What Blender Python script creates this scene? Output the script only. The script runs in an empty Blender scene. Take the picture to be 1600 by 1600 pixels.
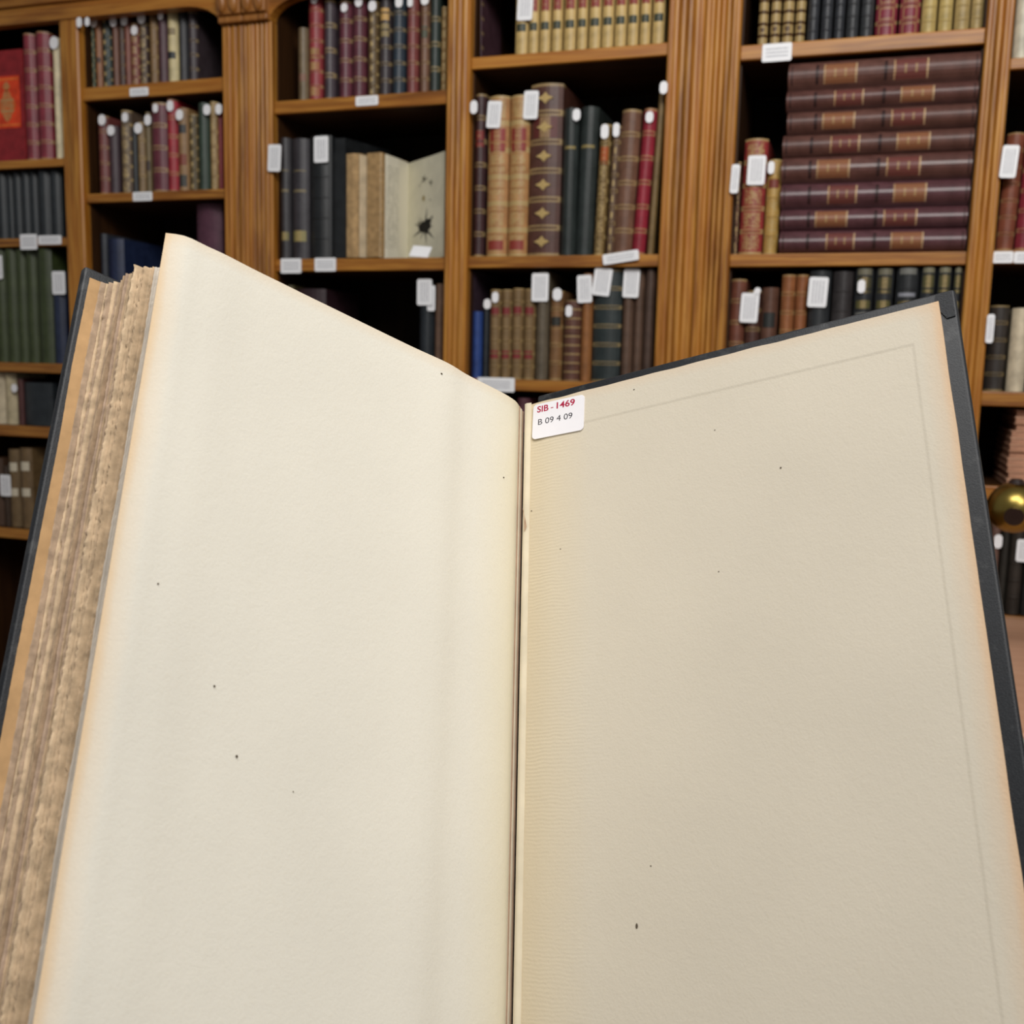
import bpy, bmesh, math, random
from math import sin, cos, tan, pi, radians
from mathutils import Vector, Matrix, noise
random.seed(7)

# ------------------------------------------------------------------ camera
FPX = 1600.0                      # focal length in pixels of the 1600 x 1600 frame
YAW, PITCH, ROLL = radians(-18.48), radians(-7.99), radians(1.377)
CAM = Vector((0.0, 0.0, 1.50))
D = 2.0                           # distance of the bookcase front plane
scene = bpy.context.scene
COL = scene.collection
fw = Vector((sin(YAW)*cos(PITCH), cos(YAW)*cos(PITCH), sin(PITCH)))
r0 = Vector((cos(YAW), -sin(YAW), 0.0))
u0 = r0.cross(fw)
RIGHT = cos(ROLL)*r0 + sin(ROLL)*u0
UP = -sin(ROLL)*r0 + cos(ROLL)*u0
FWD = fw
cam_data = bpy.data.cameras.new('camera')
cam = bpy.data.objects.new('camera', cam_data)
COL.objects.link(cam)
cam.matrix_world = Matrix(((RIGHT.x, UP.x, -FWD.x, CAM.x), (RIGHT.y, UP.y, -FWD.y, CAM.y),
                           (RIGHT.z, UP.z, -FWD.z, CAM.z), (0, 0, 0, 1)))
cam_data.sensor_width = 36.0
cam_data.lens = 36.0*FPX/1600.0
cam_data.clip_start = 0.02
cam_data.dof.use_dof = True
cam_data.dof.focus_distance = 0.52
cam_data.dof.aperture_fstop = 15.0
scene.camera = cam

# ------------------------------------------------------------------ world, lights, exposure
world = bpy.data.worlds.new('room_light')
scene.world = world
world.use_nodes = True
bgn = world.node_tree.nodes['Background']
bgn.inputs[0].default_value = (0.97, 0.98, 1.0, 1)
bgn.inputs[1].default_value = 0.20


def area_light(name, loc, target, size, power, color=(1, .96, .9)):
    d = bpy.data.lights.new(name, 'AREA')
    d.shape = 'RECTANGLE'
    d.size, d.size_y = size
    d.energy = power
    d.color = color
    o = bpy.data.objects.new(name, d)
    COL.objects.link(o)
    o.location = loc
    o.rotation_euler = (Vector(target)-Vector(loc)).to_track_quat('-Z', 'Y').to_euler()
    return o


area_light('ceiling_lamp_over_reader', (1.05, -0.65, 2.95), (-.1, 1.2, 1.5), (0.8, 0.8), 25, (1, .975, .945))
area_light('ceiling_lamp_over_aisle', (0.0, 0.15, 2.95), (-.3, 2.0, 1.75), (1.2, 0.5), 27, (1, .975, .945))
scene.view_settings.view_transform = 'Standard'
scene.view_settings.look = 'None'
scene.view_settings.gamma = 1.0
scene.view_settings.use_curve_mapping = False
scene.view_settings.exposure = 0.0
scene.cycles.max_bounces = 6
scene.cycles.diffuse_bounces = 3
scene.cycles.debug_use_spatial_splits = True
scene.cycles.glossy_bounces = 2
scene.cycles.transmission_bounces = 1


# ------------------------------------------------------------------ projection helpers
def ray(px, py):
    return (RIGHT*((px-800.0)/FPX) + UP*((800.0-py)/FPX) + FWD)


def W(px, py, Y=D):
    """point of the vertical plane at depth Y seen at this pixel"""
    r = ray(px, py)
    return CAM + r*((Y-CAM.y)/r.y)


def WX(px, py, Y=D): return W(px, py, Y).x
def WZ(px, py, Y=D): return W(px, py, Y).z


# ------------------------------------------------------------------ objects
def tag(o, label=None, cat=None, group=None, kind=None):
    if label: o['label'] = label
    if cat: o['category'] = cat
    if group: o['group'] = group
    if kind: o['kind'] = kind
    return o


def empty(name, loc=(0, 0, 0), rot=(0, 0, 0)):
    o = bpy.data.objects.new(name, None)
    o.empty_display_size = .05
    COL.objects.link(o)
    o.location = loc
    o.rotation_euler = rot
    return o


def link(name, me, mat=None, parent=None, loc=None, rot=None, scale=None):
    o = bpy.data.objects.new(name, me)
    COL.objects.link(o)
    if mat is not None and len(me.materials) == 0:
        me.materials.append(mat)
    elif mat is not None and me.materials[0] is not mat:
        o.material_slots[0].link = 'OBJECT'
        o.material_slots[0].material = mat
    if parent is not None: o.parent = parent
    if loc is not None: o.location = loc
    if rot is not None: o.rotation_euler = rot
    if scale is not None: o.scale = scale
    return o


def mesh(name, verts, faces, smooth=False):
    me = bpy.data.meshes.new(name)
    me.from_pydata([tuple(v) for v in verts], [], faces)
    if smooth:
        for p in me.polygons: p.use_smooth = True
    me.update()
    return me


def fix(me):
    bm = bmesh.new(); bm.from_mesh(me)
    bmesh.ops.recalc_face_normals(bm, faces=bm.faces)
    bm.to_mesh(me); bm.free()
    return me


def box_mesh(name, x0, x1, y0, y1, z0, z1, bevel=0.0, seg=2):
    bm = bmesh.new()
    v = [bm.verts.new(c) for c in ((x0, y0, z0), (x1, y0, z0), (x1, y1, z0), (x0, y1, z0),
                                   (x0, y0, z1), (x1, y0, z1), (x1, y1, z1), (x0, y1, z1))]
    for f in ((0, 3, 2, 1), (4, 5, 6, 7), (0, 1, 5, 4), (1, 2, 6, 5), (2, 3, 7, 6), (3, 0, 4, 7)):
        bm.faces.new([v[i] for i in f])
    if bevel:
        bmesh.ops.bevel(bm, geom=list(bm.edges), offset=bevel, segments=seg, profile=.5, affect='EDGES')
    me = bpy.data.meshes.new(name); bm.to_mesh(me); bm.free()
    return me


def prism(name, pts, z0, z1, axis='z', smooth=False):
    """closed polygon extruded; axis z: pts are (x,y); axis y: pts are (x,z) extruded in y"""
    n = len(pts)
    if axis == 'z':
        vs = [(p[0], p[1], z0) for p in pts] + [(p[0], p[1], z1) for p in pts]
    else:
        vs = [(p[0], z0, p[1]) for p in pts] + [(p[0], z1, p[1]) for p in pts]
    fs = [(i, (i+1) % n, n+(i+1) % n, n+i) for i in range(n)]
    fs += [tuple(range(n-1, -1, -1)), tuple(range(n, 2*n))]
    me = mesh(name, vs, fs)
    fix(me)
    if smooth:
        for p in me.polygons[:n]: p.use_smooth = True
    return me


def rounded_rect(w, h, r, seg=4):
    pts = []
    r = min(r, w/2*.98, h/2*.98)
    for cx, cy, a0 in ((w/2-r, h/2-r, 0), (-w/2+r, h/2-r, pi/2), (-w/2+r, -h/2+r, pi), (w/2-r, -h/2+r, 1.5*pi)):
        for k in range(seg+1):
            a = a0+k*(pi/2)/seg
            pts.append((cx+r*cos(a), cy+r*sin(a)))
    return pts


# ------------------------------------------------------------------ materials
def lin(h, k=1.0):
    h = h.lstrip('#')
    c = [int(h[i:i+2], 16)/255 for i in (0, 2, 4)]
    c = [(x/12.92 if x <= .04045 else ((x+.055)/1.055)**2.4) for x in c]
    return tuple(min(.92, x*k) for x in c)+(1,)


class NT:
    def __init__(s, name):
        s.m = bpy.data.materials.new(name); s.m.use_nodes = True
        s.t = s.m.node_tree; s.b = s.t.nodes['Principled BSDF']
    def n(s, typ, **kw):
        x = s.t.nodes.new(typ)
        for k, v in kw.items(): setattr(x, k, v)
        return x
    def l(s, a, b): s.t.links.new(a, b)
    def inp(s, node, i, v):
        if hasattr(v, 'is_linked'): s.l(v, node.inputs[i])
        else: node.inputs[i].default_value = v
    def math(s, op, a, b=0.0, c=None):
        x = s.n('ShaderNodeMath', operation=op)
        s.inp(x, 0, a); s.inp(x, 1, b)
        if c is not None: s.inp(x, 2, c)
        return x.outputs[0]
    def mix(s, f, a, b):
        x = s.n('ShaderNodeMix', data_type='RGBA')
        s.inp(x, 0, f); s.inp(x, 6, a); s.inp(x, 7, b)
        return x.outputs[2]
    def coord(s, which='Object', scale=(1, 1, 1)):
        tc = s.n('ShaderNodeTexCoord'); mp = s.n('ShaderNodeMapping')
        mp.inputs['Scale'].default_value = scale
        s.l(tc.outputs[which], mp.inputs[0])
        return mp.outputs[0]
    def noise(s, vec, scale, detail=3, rough=.55, dist=0.0):
        x = s.n('ShaderNodeTexNoise')
        s.l(vec, x.inputs['Vector']); x.inputs['Scale'].default_value = scale
        x.inputs['Detail'].default_value = detail; x.inputs['Roughness'].default_value = rough
        x.inputs['Distortion'].default_value = dist
        return x.outputs[0]
    def ramp(s, fac, lo, hi):
        x = s.n('ShaderNodeMapRange'); x.clamp = True
        s.l(fac, x.inputs[0]); x.inputs[1].default_value = lo; x.inputs[2].default_value = hi
        return x.outputs[0]
    def bump(s, h, strength, dist=.001):
        x = s.n('ShaderNodeBump'); x.inputs['Strength'].default_value = strength
        x.inputs['Distance'].default_value = dist
        s.l(h, x.inputs['Height']); s.l(x.outputs[0], s.b.inputs['Normal'])
    def out(s, col, rough=.5, spec=.5, metal=0.0):
        s.inp(s.b, 'Base Color', col); s.inp(s.b, 'Roughness', rough)
        s.b.inputs['Specular IOR Level'].default_value = spec
        s.b.inputs['Metallic'].default_value = metal
        return s.m


def wood(name, dark, mid, light, axis='z', rough=.38, k=1.0, spec=.5):
    t = NT(name)
    sc = {'z': (26, 26, 1.3), 'x': (1.3, 26, 26)}[axis]
    v = t.coord('Object', sc)
    n1 = t.noise(v, 1.0, 4, .6, .6)
    v2 = t.coord('Object', tuple(c*5 for c in sc))
    n2 = t.noise(v2, 1.0, 3, .6)
    v3 = t.coord('Object', (2.2, 2.2, 2.2))
    n3 = t.noise(v3, 1.0, 2, .5)
    c = t.mix(t.ramp(n1, .34, .62), lin(dark, k), lin(mid, k))
    c = t.mix(t.ramp(n2, .42, .75), c, lin(light, k))
    c = t.mix(t.math('MULTIPLY', t.ramp(n3, .45, .75), .35), c, lin(light, k))
    t.bump(n2, .12, .001)
    return t.out(c, rough, spec)


M = {}
M['wood_v'] = wood('oak_vertical_grain', '#70400e', '#ac691c', '#c68d3a', 'z', k=.98, rough=.42)
M['wood_h'] = wood('oak_horizontal_grain', '#703f0e', '#a5661e', '#be8434', 'x', k=.98, rough=.42)
M['wood_carved'] = wood('oak_carved', '#6a3c14', '#96602a', '#ad763a', 'z', .35)
M['wood_inner'] = wood('dark_shelf_board', '#2e1a0b', '#40260f', '#4c2e14', 'x', .55, .9, spec=.25)  # shelf boards, linings and back panel are coloured darker than the oak fronts
M['lining'] = wood('dark_lining', '#2a1708', '#3a220d', '#452a12', 'z', .55, .85, spec=.25)
M['wood_back'] = wood('dark_back_panel', '#1c120b', '#281a10', '#342214', 'z', .7, .6, spec=.15)
M['floor'] = wood('parquet', '#5a3a20', '#7a5230', '#8a6238', 'x', .5)
M['table_wood'] = wood('pale_table_wood', '#c08f70', '#c99a7a', '#d4a687', 'x', .35)


def plain(name, hexc, rough=.6, k=1.0, spec=.4, var=.12, scale=40, metal=0.0):
    t = NT(name)
    n = t.noise(t.coord('Object'), scale, 3)
    c = lin(hexc, k)
    d = tuple(x*(1-2*var) for x in c[:3])+(1,)
    e = tuple(min(.95, x*(1+var)) for x in c[:3])+(1,)
    return t.out(t.mix(t.ramp(n, .3, .7), d, e), rough, spec, metal)


M['paper_block'] = plain('old_page_edges', '#b59a72', .9, 1, .1)
M['white_plain'] = plain('white_card', '#f4f4fb', .5, 1, .4, .02)
M['wall'] = plain('painted_plaster', '#c9c0ae', .9, 1, .2, .04, 6)
M['brass'] = plain('polished_brass', '#a08a48', .3, 1, .5, .1, 30, 1.0)
M['brass_socket'] = plain('dark_socket', '#2a1c18', .35)
M['grey_green'] = plain('grey_green_paint', '#8d9688', .45)
M['gilt'] = plain('gilt_tooling', '#c0a468', .4, 1.0, .6, .15, 300, .25)
M['ink'] = plain('printed_ink', '#26241f', .8)


def striped_card(name, horizontal):
    """white card carrying rows of print too small to read"""
    t = NT(name)
    tc = t.n('ShaderNodeTexCoord'); sp = t.n('ShaderNodeSeparateXYZ')
    t.l(tc.outputs['Generated'], sp.inputs[0])
    a, b = (sp.outputs[2], sp.outputs[0]) if horizontal else (sp.outputs[0], sp.outputs[2])
    nl = 5.0 if horizontal else 6.0
    fr = t.math('FRACT', t.math('MULTIPLY', a, nl))
    ln = t.math('LESS_THAN', t.math('ABSOLUTE', t.math('SUBTRACT', fr, .5)), .17)
    ina = t.math('LESS_THAN', t.math('ABSOLUTE', t.math('SUBTRACT', a, .5)), .34)
    inb = t.math('LESS_THAN', t.math('ABSOLUTE', t.math('SUBTRACT', b, .5)), .38)
    nz = t.noise(t.coord('Object', (900, 900, 900)), 1.0, 1)
    m = t.math('MULTIPLY', t.math('MULTIPLY', ln, ina), t.math('MULTIPLY', inb, t.math('GREATER_THAN', nz, .42)))
    return t.out(t.mix(t.math('MULTIPLY', m, .8), lin('#f3f4fb'), lin('#70727e')), .5, .4)


M['tag_print'] = striped_card('tag_with_upright_print', False)
M['label_print'] = striped_card('shelf_card_with_print', True)

_spine = {}
GOLD = lin('#b39a66')


def spine_mat(hexc, gold='n', n=6, k=1.08, rough=.45):
    key = (hexc, gold, n)
    if key in _spine: return _spine[key]
    t = NT('binding_'+hexc.lstrip('#')+'_'+gold+str(n))
    c = lin(hexc, k)
    ob = t.coord('Object')
    n1 = t.noise(ob, 45, 3); n2 = t.noise(ob, 420, 2)
    base = t.mix(t.ramp(n1, .3, .72), tuple(x*.72 for x in c[:3])+(1,), tuple(min(.9, x*1.18+.004) for x in c[:3])+(1,))
    tc = t.n('ShaderNodeTexCoord'); sp = t.n('ShaderNodeSeparateXYZ')
    t.l(tc.outputs['Generated'], sp.inputs[0])
    gx, gz = sp.outputs[0], sp.outputs[2]
    fr = t.math('FRACT', t.math('MULTIPLY', gz, float(n)))
    fc = t.math('ABSOLUTE', t.math('SUBTRACT', fr, .5))
    xc = t.math('ABSOLUTE', t.math('SUBTRACT', gx, .5))
    mask = None
    if gold in 'lfdbr' and gold != 'n':
        mask = t.math('GREATER_THAN', fc, .40)
    if gold == 'f':
        vo = t.noise(t.coord('Object', (330, 330, 330)), 1.0, 2, .6, .8)
        orn = t.math('MULTIPLY', t.math('GREATER_THAN', vo, .5), t.math('LESS_THAN', fc, .33))
        orn = t.math('MULTIPLY', orn, t.math('LESS_THAN', xc, .36))
        mask = t.math('MAXIMUM', mask, orn)
    if gold == 'd':
        dd = t.math('ADD', t.math('MULTIPLY', t.math('MULTIPLY', xc, xc), 2.6), t.math('MULTIPLY', fc, fc))
        dd = t.math('ADD', dd, t.math('MULTIPLY', t.math('SUBTRACT', n2, .5), .09))
        mask = t.math('MAXIMUM', mask, t.math('LESS_THAN', dd, .055))
    if gold == 'r':   # framed panels
        e1 = t.math('MULTIPLY', t.math('GREATER_THAN', fc, .28), t.math('LESS_THAN', fc, .33))
        e1 = t.math('MULTIPLY', e1, t.math('LESS_THAN', xc, .34))
        e2 = t.math('MULTIPLY', t.math('GREATER_THAN', xc, .3), t.math('LESS_THAN', xc, .34))
        e2 = t.math('MULTIPLY', e2, t.math('LESS_THAN', fc, .33))
        mask = t.math('MAXIMUM', mask, t.math('MAXIMUM', e1, e2))
    if gold == 'b':   # solid bright panels between dull bands
        mask = t.math('MULTIPLY', t.math('LESS_THAN', fc, .36), t.math('GREATER_THAN', n1, .36))
    if mask is not None:
        mask = t.math('MULTIPLY', mask, t.math('LESS_THAN', sp.outputs[1], .12))
        worn = t.math('MULTIPLY', mask, t.math('ADD', .2 if gold == 'l' else .5, t.math('MULTIPLY', n1, .7)))
        base = t.mix(worn, base, GOLD)
    t.bump(n2, .25, .0006)
    m = t.out(base, rough, .45)
    _spine[key] = m
    return m


# ------------------------------------------------------------------ the setting
def structure(name, me, mat):
    return tag(link(name, me, mat), kind='structure')


fl = structure('floor', box_mesh('floor', -4.5, 3.5, -2.5, 2.6, -.05, 0), M['floor'])
structure('wall_back', box_mesh('wall_back', -4.5, 3.5, D+.34, D+.44, 0, 3.6), M['wall'])

# ------------------------------------------------------------------ bookcases
DEPTH = .30
YM = 200
X = {}
for key, px in dict(a_post_l=97, a_post_r=125.5, a_st_l=348, g1=386.3, b_st_r=424.5, b_post_l=696.5, b_post_r=732,
                    b_st_l=1037.5, g2=1094, c_st_r=1149.5, c_post_l=1528.5, c_post_r=1570).items():
    X[key] = WX(px, YM)
bw = X['b_st_l']-X['b_post_r']
X['a_in_l'] = X['a_post_l']-(X['a_st_l']-X['a_post_r'])
X['a_left'] = X['a_in_l']-(X['g1']-X['a_st_l'])
X['c_in_r'] = X['c_post_r']+(X['c_post_l']-X['c_st_r'])
X['c_right'] = X['c_in_r']+(X['c_st_r']-X['g2'])
TOPZ = 2.62
HEADZ = WZ(100, 31)            # underside of the header boards
CAPZ = WZ(388, 36)             # underside of the capitals


def reeded_profile(x0, x1, reeds, margin=.008, depth=.004, y0=D):
    """outline of a stile seen from above: reeded front, plain sides, full depth"""
    pts = [(x0, y0+.003), (x0+.003, y0)]
    if reeds:
        a, b = x0+margin, x1-margin
        w = (b-a)/reeds
        pts.append((a, y0))
        for i in range(reeds):
            for q in range(1, 8):
                s = q/8
                pts.append((a+(i+s)*w, y0+depth*(1-sin(pi*s)**.6)-.001))
            pts.append((a+(i+1)*w, y0+depth if i < reeds-1 else y0))
    pts += [(x1-.003, y0), (x1, y0+.003), (x1, y0+DEPTH), (x0, y0+DEPTH)]
    return pts


def capital(parent, x0, x1, name='capital'):
    """carved block over a stile: abacus, necking and a row of leaf lobes"""
    bm = bmesh.new()
    def bx(a, b, c, d, e, f, bev=.003):
        m_ = box_mesh('t', a, b, c, d, e, f, bev)
        bm.from_mesh(m_); bpy.data.meshes.remove(m_)
    w = x1-x0
    bx(x0+.0006, x1-.0006, D-.014, D+.03, CAPZ, CAPZ+.014)
    bx(x0+.002, x1-.002, D-.022, D+.03, CAPZ+.014, CAPZ+.15)
    bx(x0+.0006, x1-.0006, D-.05, D+.03, CAPZ+.15, CAPZ+.2)
    o = link(name, bpy.data.meshes.new(name), M['wood_carved'], parent)
    bm.to_mesh(o.data); bm.free()
    for k in range(2):
        for row in range(2):
            b2 = bmesh.new()
            bmesh.ops.create_uvsphere(b2, u_segments=10, v_segments=8, radius=1)
            cx = x0+w*(.27+.46*k); cz = CAPZ+.045+.055*row
            for v in b2.verts:
                tz = v.co.z
                v.co = Vector((cx+v.co.x*w*.2*(1-.25*tz)+.1*w*row*(k-.5)*tz, D-.022+v.co.y*.011*(1+.8*max(tz, 0)), cz+tz*.03))
            me = bpy.data.meshes.new('carved_leaf'); b2.to_mesh(me); b2.free()
            for p in me.polygons: p.use_smooth = True
            link('carved_leaf', me, M['wood_carved'], o)
    return o


def header(parent, x0, x1, in0, in1):
    """header board over the opening with a rounded spandrel at each end"""
    R = .095; Rz = .075
    pts = [(x0, TOPZ), (x0, CAPZ), (in0, CAPZ)]
    zb = HEADZ
    for k in range(0, 9):
        a = k/8*pi/2
        pts.append((in0+R*(1-cos(a)), CAPZ+(zb-CAPZ)*sin(a)))
    for k in range(8, -1, -1):
        a = k/8*pi/2
        pts.append((in1-R*(1-cos(a)), CAPZ+(zb-CAPZ)*sin(a)))
    pts += [(in1, CAPZ), (x1, CAPZ), (x1, TOPZ)]
    link('header', prism('header', pts, D-.004, D+.022, 'y'), M['wood_h'], parent)
    for dz, dy, hh in ((.035, .010, .012), (.062, .016, .010), (.092, .024, .02), (.2, .04, .05)):
        link('header_moulding', box_mesh('header_moulding', x0, x1, D-.004-dy, D-.004, zb+dz, zb+dz+hh, .003), M['wood_h'], parent)


def bookcase(label, x0, x1, in0, in1, post, reeds, postreeds):
    root = tag(empty('bookcase', ((x0+x1)/2, D, 0)), label, 'bookcase', 'oak bookcases along the wall')
    inv = -Vector(root.location)
    def add(name, me, mat):
        me.transform(Matrix.Translation(inv))
        return link(name, me, mat, root)
    add('stile', prism('stile', reeded_profile(x0+.0006, in0, reeds), .1, CAPZ, smooth=False), M['wood_v'])
    add('stile', prism('stile', reeded_profile(in1, x1-.0006, reeds), .1, CAPZ), M['wood_v'])
    add('divider_post', prism('divider_post', reeded_profile(post[0], post[1], postreeds, .006, .003), .1, HEADZ), M['wood_v'])
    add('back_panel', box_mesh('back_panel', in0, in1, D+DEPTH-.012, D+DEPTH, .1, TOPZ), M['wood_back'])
    for xa, xb in ((in0, in0+.003), (post[0]-.003, post[0]), (post[1], post[1]+.003), (in1-.003, in1)):
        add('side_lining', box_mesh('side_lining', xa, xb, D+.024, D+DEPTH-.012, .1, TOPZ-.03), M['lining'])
    add('top_board', box_mesh('top_board', x0, x1, D+.022, D+DEPTH, TOPZ-.03, TOPZ), M['wood_h'])
    add('plinth', box_mesh('plinth', x0, x1, D-.012, D+DEPTH, 0, .1, .004), M['wood_h'])
    header(root, x0, x1, in0, in1)
    capital(root, x0, in0); capital(root, in1, x1)
    for o in [o for o in root.children if o.name.split('.')[0] in ('header', 'header_moulding', 'capital')]:
        o.data.transform(Matrix.Translation(inv))
        for c in o.children: c.data.transform(Matrix.Translation(inv))
    return root


caseA = bookcase('oak bookcase at far left, holding the scarlet cover and the green set',
                 X['a_left'], X['g1'], X['a_in_l'], X['a_st_l'], (X['a_post_l'], X['a_post_r']), 3, 0)
caseB = bookcase('middle oak bookcase holding the open illustrated book', X['g1'], X['g2'], X['b_st_r'], X['b_st_l'],
                 (X['b_post_l'], X['b_post_r']), 4, 3)
caseC = bookcase('oak bookcase at right, holding the stack of eight brown volumes', X['g2'], X['c_right'], X['c_st_r'], X['c_in_r'],
                 (X['c_post_l'], X['c_post_r']), 5, 3)

YS = D+.010                     # shelf front edge
LN = .003
BAY = {'a1': (X['a_in_l']+LN, X['a_post_l']-LN, caseA), 'a2': (X['a_post_r']+LN, X['a_st_l']-LN, caseA),
       'b1': (X['b_st_r']+LN, X['b_post_l']-LN, caseB), 'b2': (X['b_post_r']+LN, X['b_st_l']-LN, caseB),
       'c1': (X['c_st_r']+LN, X['c_post_l']-LN, caseC), 'c2': (X['c_post_r']+LN, X['c_in_r']-LN, caseC)}
SHELF = {}                      # (bay, n) -> (object, top z, bottom z)


def shelf(bay, n, ztop, zbot):
    x0, x1, root = BAY[bay]
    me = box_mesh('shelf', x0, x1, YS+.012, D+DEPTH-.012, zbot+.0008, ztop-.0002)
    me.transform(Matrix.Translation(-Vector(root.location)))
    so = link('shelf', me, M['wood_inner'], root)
    me = box_mesh('oak_edge', x0-LN, x1+LN, YS, YS+.012, zbot, ztop, .0022)
    me.transform(Matrix.Translation(-Vector(root.location)))
    link('oak_edge', me, M['wood_h'], so)
    SHELF[(bay, n)] = (so, ztop, zbot)


for bay, n, px, pt, pb in (
        ('a1', 1, 50, 249, 262), ('a1', 2, 50, 372, 385), ('a1', 3, 40, 567, 582), ('a1', 4, 30, 665, 682), ('a1', 5, 15, 826, 841),
        ('a2', 1, 235, 129, 150.5), ('a2', 2, 240, 299, 313.5), ('a2', 3, 240, 505, 521), ('a2', 4, 240, 680, 697),
        ('b1', 1, 566, 149, 170), ('b1', 2, 566, 403.5, 423), ('b1', 3, 600, 612, 631), ('b1', 4, 600, 830, 850),
        ('b2', 1, 888, 78, 97.5), ('b2', 2, 875, 399, 417.5), ('b2', 3, 850, 594, 612), ('b2', 4, 850, 820, 840),
        ('c1', 1, 1347, 57, 81.5), ('c1', 2, 1320, 395, 415.5), ('c1', 3, 1320, 608, 629), ('c1', 4, 1320, 830, 852),
        ('c2', 1, 1590, 90, 108), ('c2', 2, 1580, 391, 412), ('c2', 3, 1570, 612, 635), ('c2', 4, 1560, 760, 782),
        ('c2', 5, 1580, 963, 985)):
    shelf(bay, n, WZ(px, pt, YS), WZ(px, pb, YS))


def card_mesh(w, h, r, t=.0012):
    """rounded card in the XZ plane, facing -Y"""
    pts = rounded_rect(w, h, r)
    return prism('card', pts, -t, 0, 'y')


def shelf_card(bay, n, x0, y0, x1, y1, rot=0.0, proud=.0015, mat='label_print', tilt=0):
    so = SHELF[(bay, n)][0]
    root = so.parent
    c = W((x0+x1)/2, (y0+y1)/2, YS-proud)
    w = abs(WX(x1, (y0+y1)/2, YS)-WX(x0, (y0+y1)/2, YS)); h = abs(WZ((x0+x1)/2, y0, YS)-WZ((x0+x1)/2, y1, YS))
    o = link('shelf_label', card_mesh(w, h, .003), M[mat], so)
    o.location = c-Vector(root.location)
    o.rotation_euler = (tilt, rot, 0)
    o['label'] = 'white printed shelf card'


for a in (('a1', 2, 32, 366, 58, 390), ('a1', 2, 60, 368, 96, 382), ('a2', 1, 203, 137, 232, 150), ('a2', 2, 208, 300, 238, 314),
          ('b1', 1, 556, 150, 591, 165), ('b1', 2, 439, 404, 471, 427), ('b1', 2, 492, 403, 525, 424),
          ('b2', 3, 746, 590, 804, 612), ('c1', 1, 1191, 68, 1237, 96), ('c2', 2, 1551, 393, 1583, 411), ('c2', 2, 1584, 393, 1630, 411)):
    shelf_card(*a)
shelf_card('b2', 2, 942, 394, 998, 410, radians(-8), .006)

# ------------------------------------------------------------------ shelved books
def _arc_unit(name, seg=8, rows=1):
    """unit solid with a parabolic front (-Y), x -1..1, z -.5...5; scaled into bands and title labels"""
    xs = [-1+2*i/seg for i in range(seg+1)]
    zs = [-.5, .5] if rows == 1 else [-.5, -.25, .25, .5]
    ys = [1.0, 1.0] if rows == 1 else [.0, 1.0, 1.0, .0]
    vs, fs = [], []
    for z, k in zip(zs, ys):
        for x in xs:
            vs.append((x, -(1-x*x)*(1 if rows == 1 else (.9+.1*k)), z))
    nx = len(xs)
    for r in range(len(zs)-1):
        for i in range(seg):
            fs.append((r*nx+i, r*nx+i+1, (r+1)*nx+i+1, (r+1)*nx+i))
    fs.append(tuple(range(nx))); fs.append(tuple(range((len(zs)-1)*nx, len(zs)*nx)))
    me = mesh(name, vs, fs); fix(me)
    return me


BAND = _arc_unit('raised_band', 8, 3)
PATCH = _arc_unit('title_label', 8, 1)
ORD = ['leftmost', 'second from left', 'third from left', 'fourth from left', 'fifth from left', 'sixth from left', 'seventh from left',
       'eighth from left', 'ninth from left', 'tenth from left', 'eleventh from left', 'twelfth from left', 'thirteenth from left',
       'fourteenth from left', 'fifteenth from left', 'sixteenth from left', 'seventeenth from left', 'eighteenth from left', 'nineteenth from left']


def cover_mesh(w, h, dp, b, t=.0025):
    seg = 8
    out = [(-w/2, dp), (-w/2, 0)] + [(-w/2+w*i/seg, -b*(1-(2*i/seg-1)**2)) for i in range(1, seg)] + [(w/2, 0), (w/2, dp)]
    wi = max(w/2-t, w*.3)
    inn = [(-wi, dp), (-wi, .004)] + [(-wi+2*wi*i/seg, .004-b*.8*(1-(2*i/seg-1)**2)) for i in range(1, seg)] + [(wi, .004), (wi, dp)]
    n = len(out)
    vs = [(x, y, z) for z in (0, h) for (x, y) in out+inn]
    fs = []
    for i in range(n-1):
        fs.append((i, i+1, 2*n+i+1, 2*n+i))
        fs.append((n+i, 2*n+n+i, 2*n+n+i+1, n+i+1))
        fs.append((i, n+i, n+i+1, i+1))
        fs.append((2*n+i, 2*n+i+1, 3*n+i+1, 3*n+i))
    for e in (0, n-1):
        fs.append((e, n+e, 3*n+e, 2*n+e))
    me = mesh('cover', vs, fs); fix(me)
    for p in me.polygons: p.use_smooth = False
    return me


POSTS = [(X['a_post_l'], X['a_post_r']), (X['a_st_l'], X['b_st_r']), (X['b_post_l'], X['b_post_r']), (X['b_st_l'], X['c_st_r']), (X['c_post_l'], X['c_post_r'])]


def rot_mat(o):
    return o.rotation_euler.to_matrix()


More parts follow.
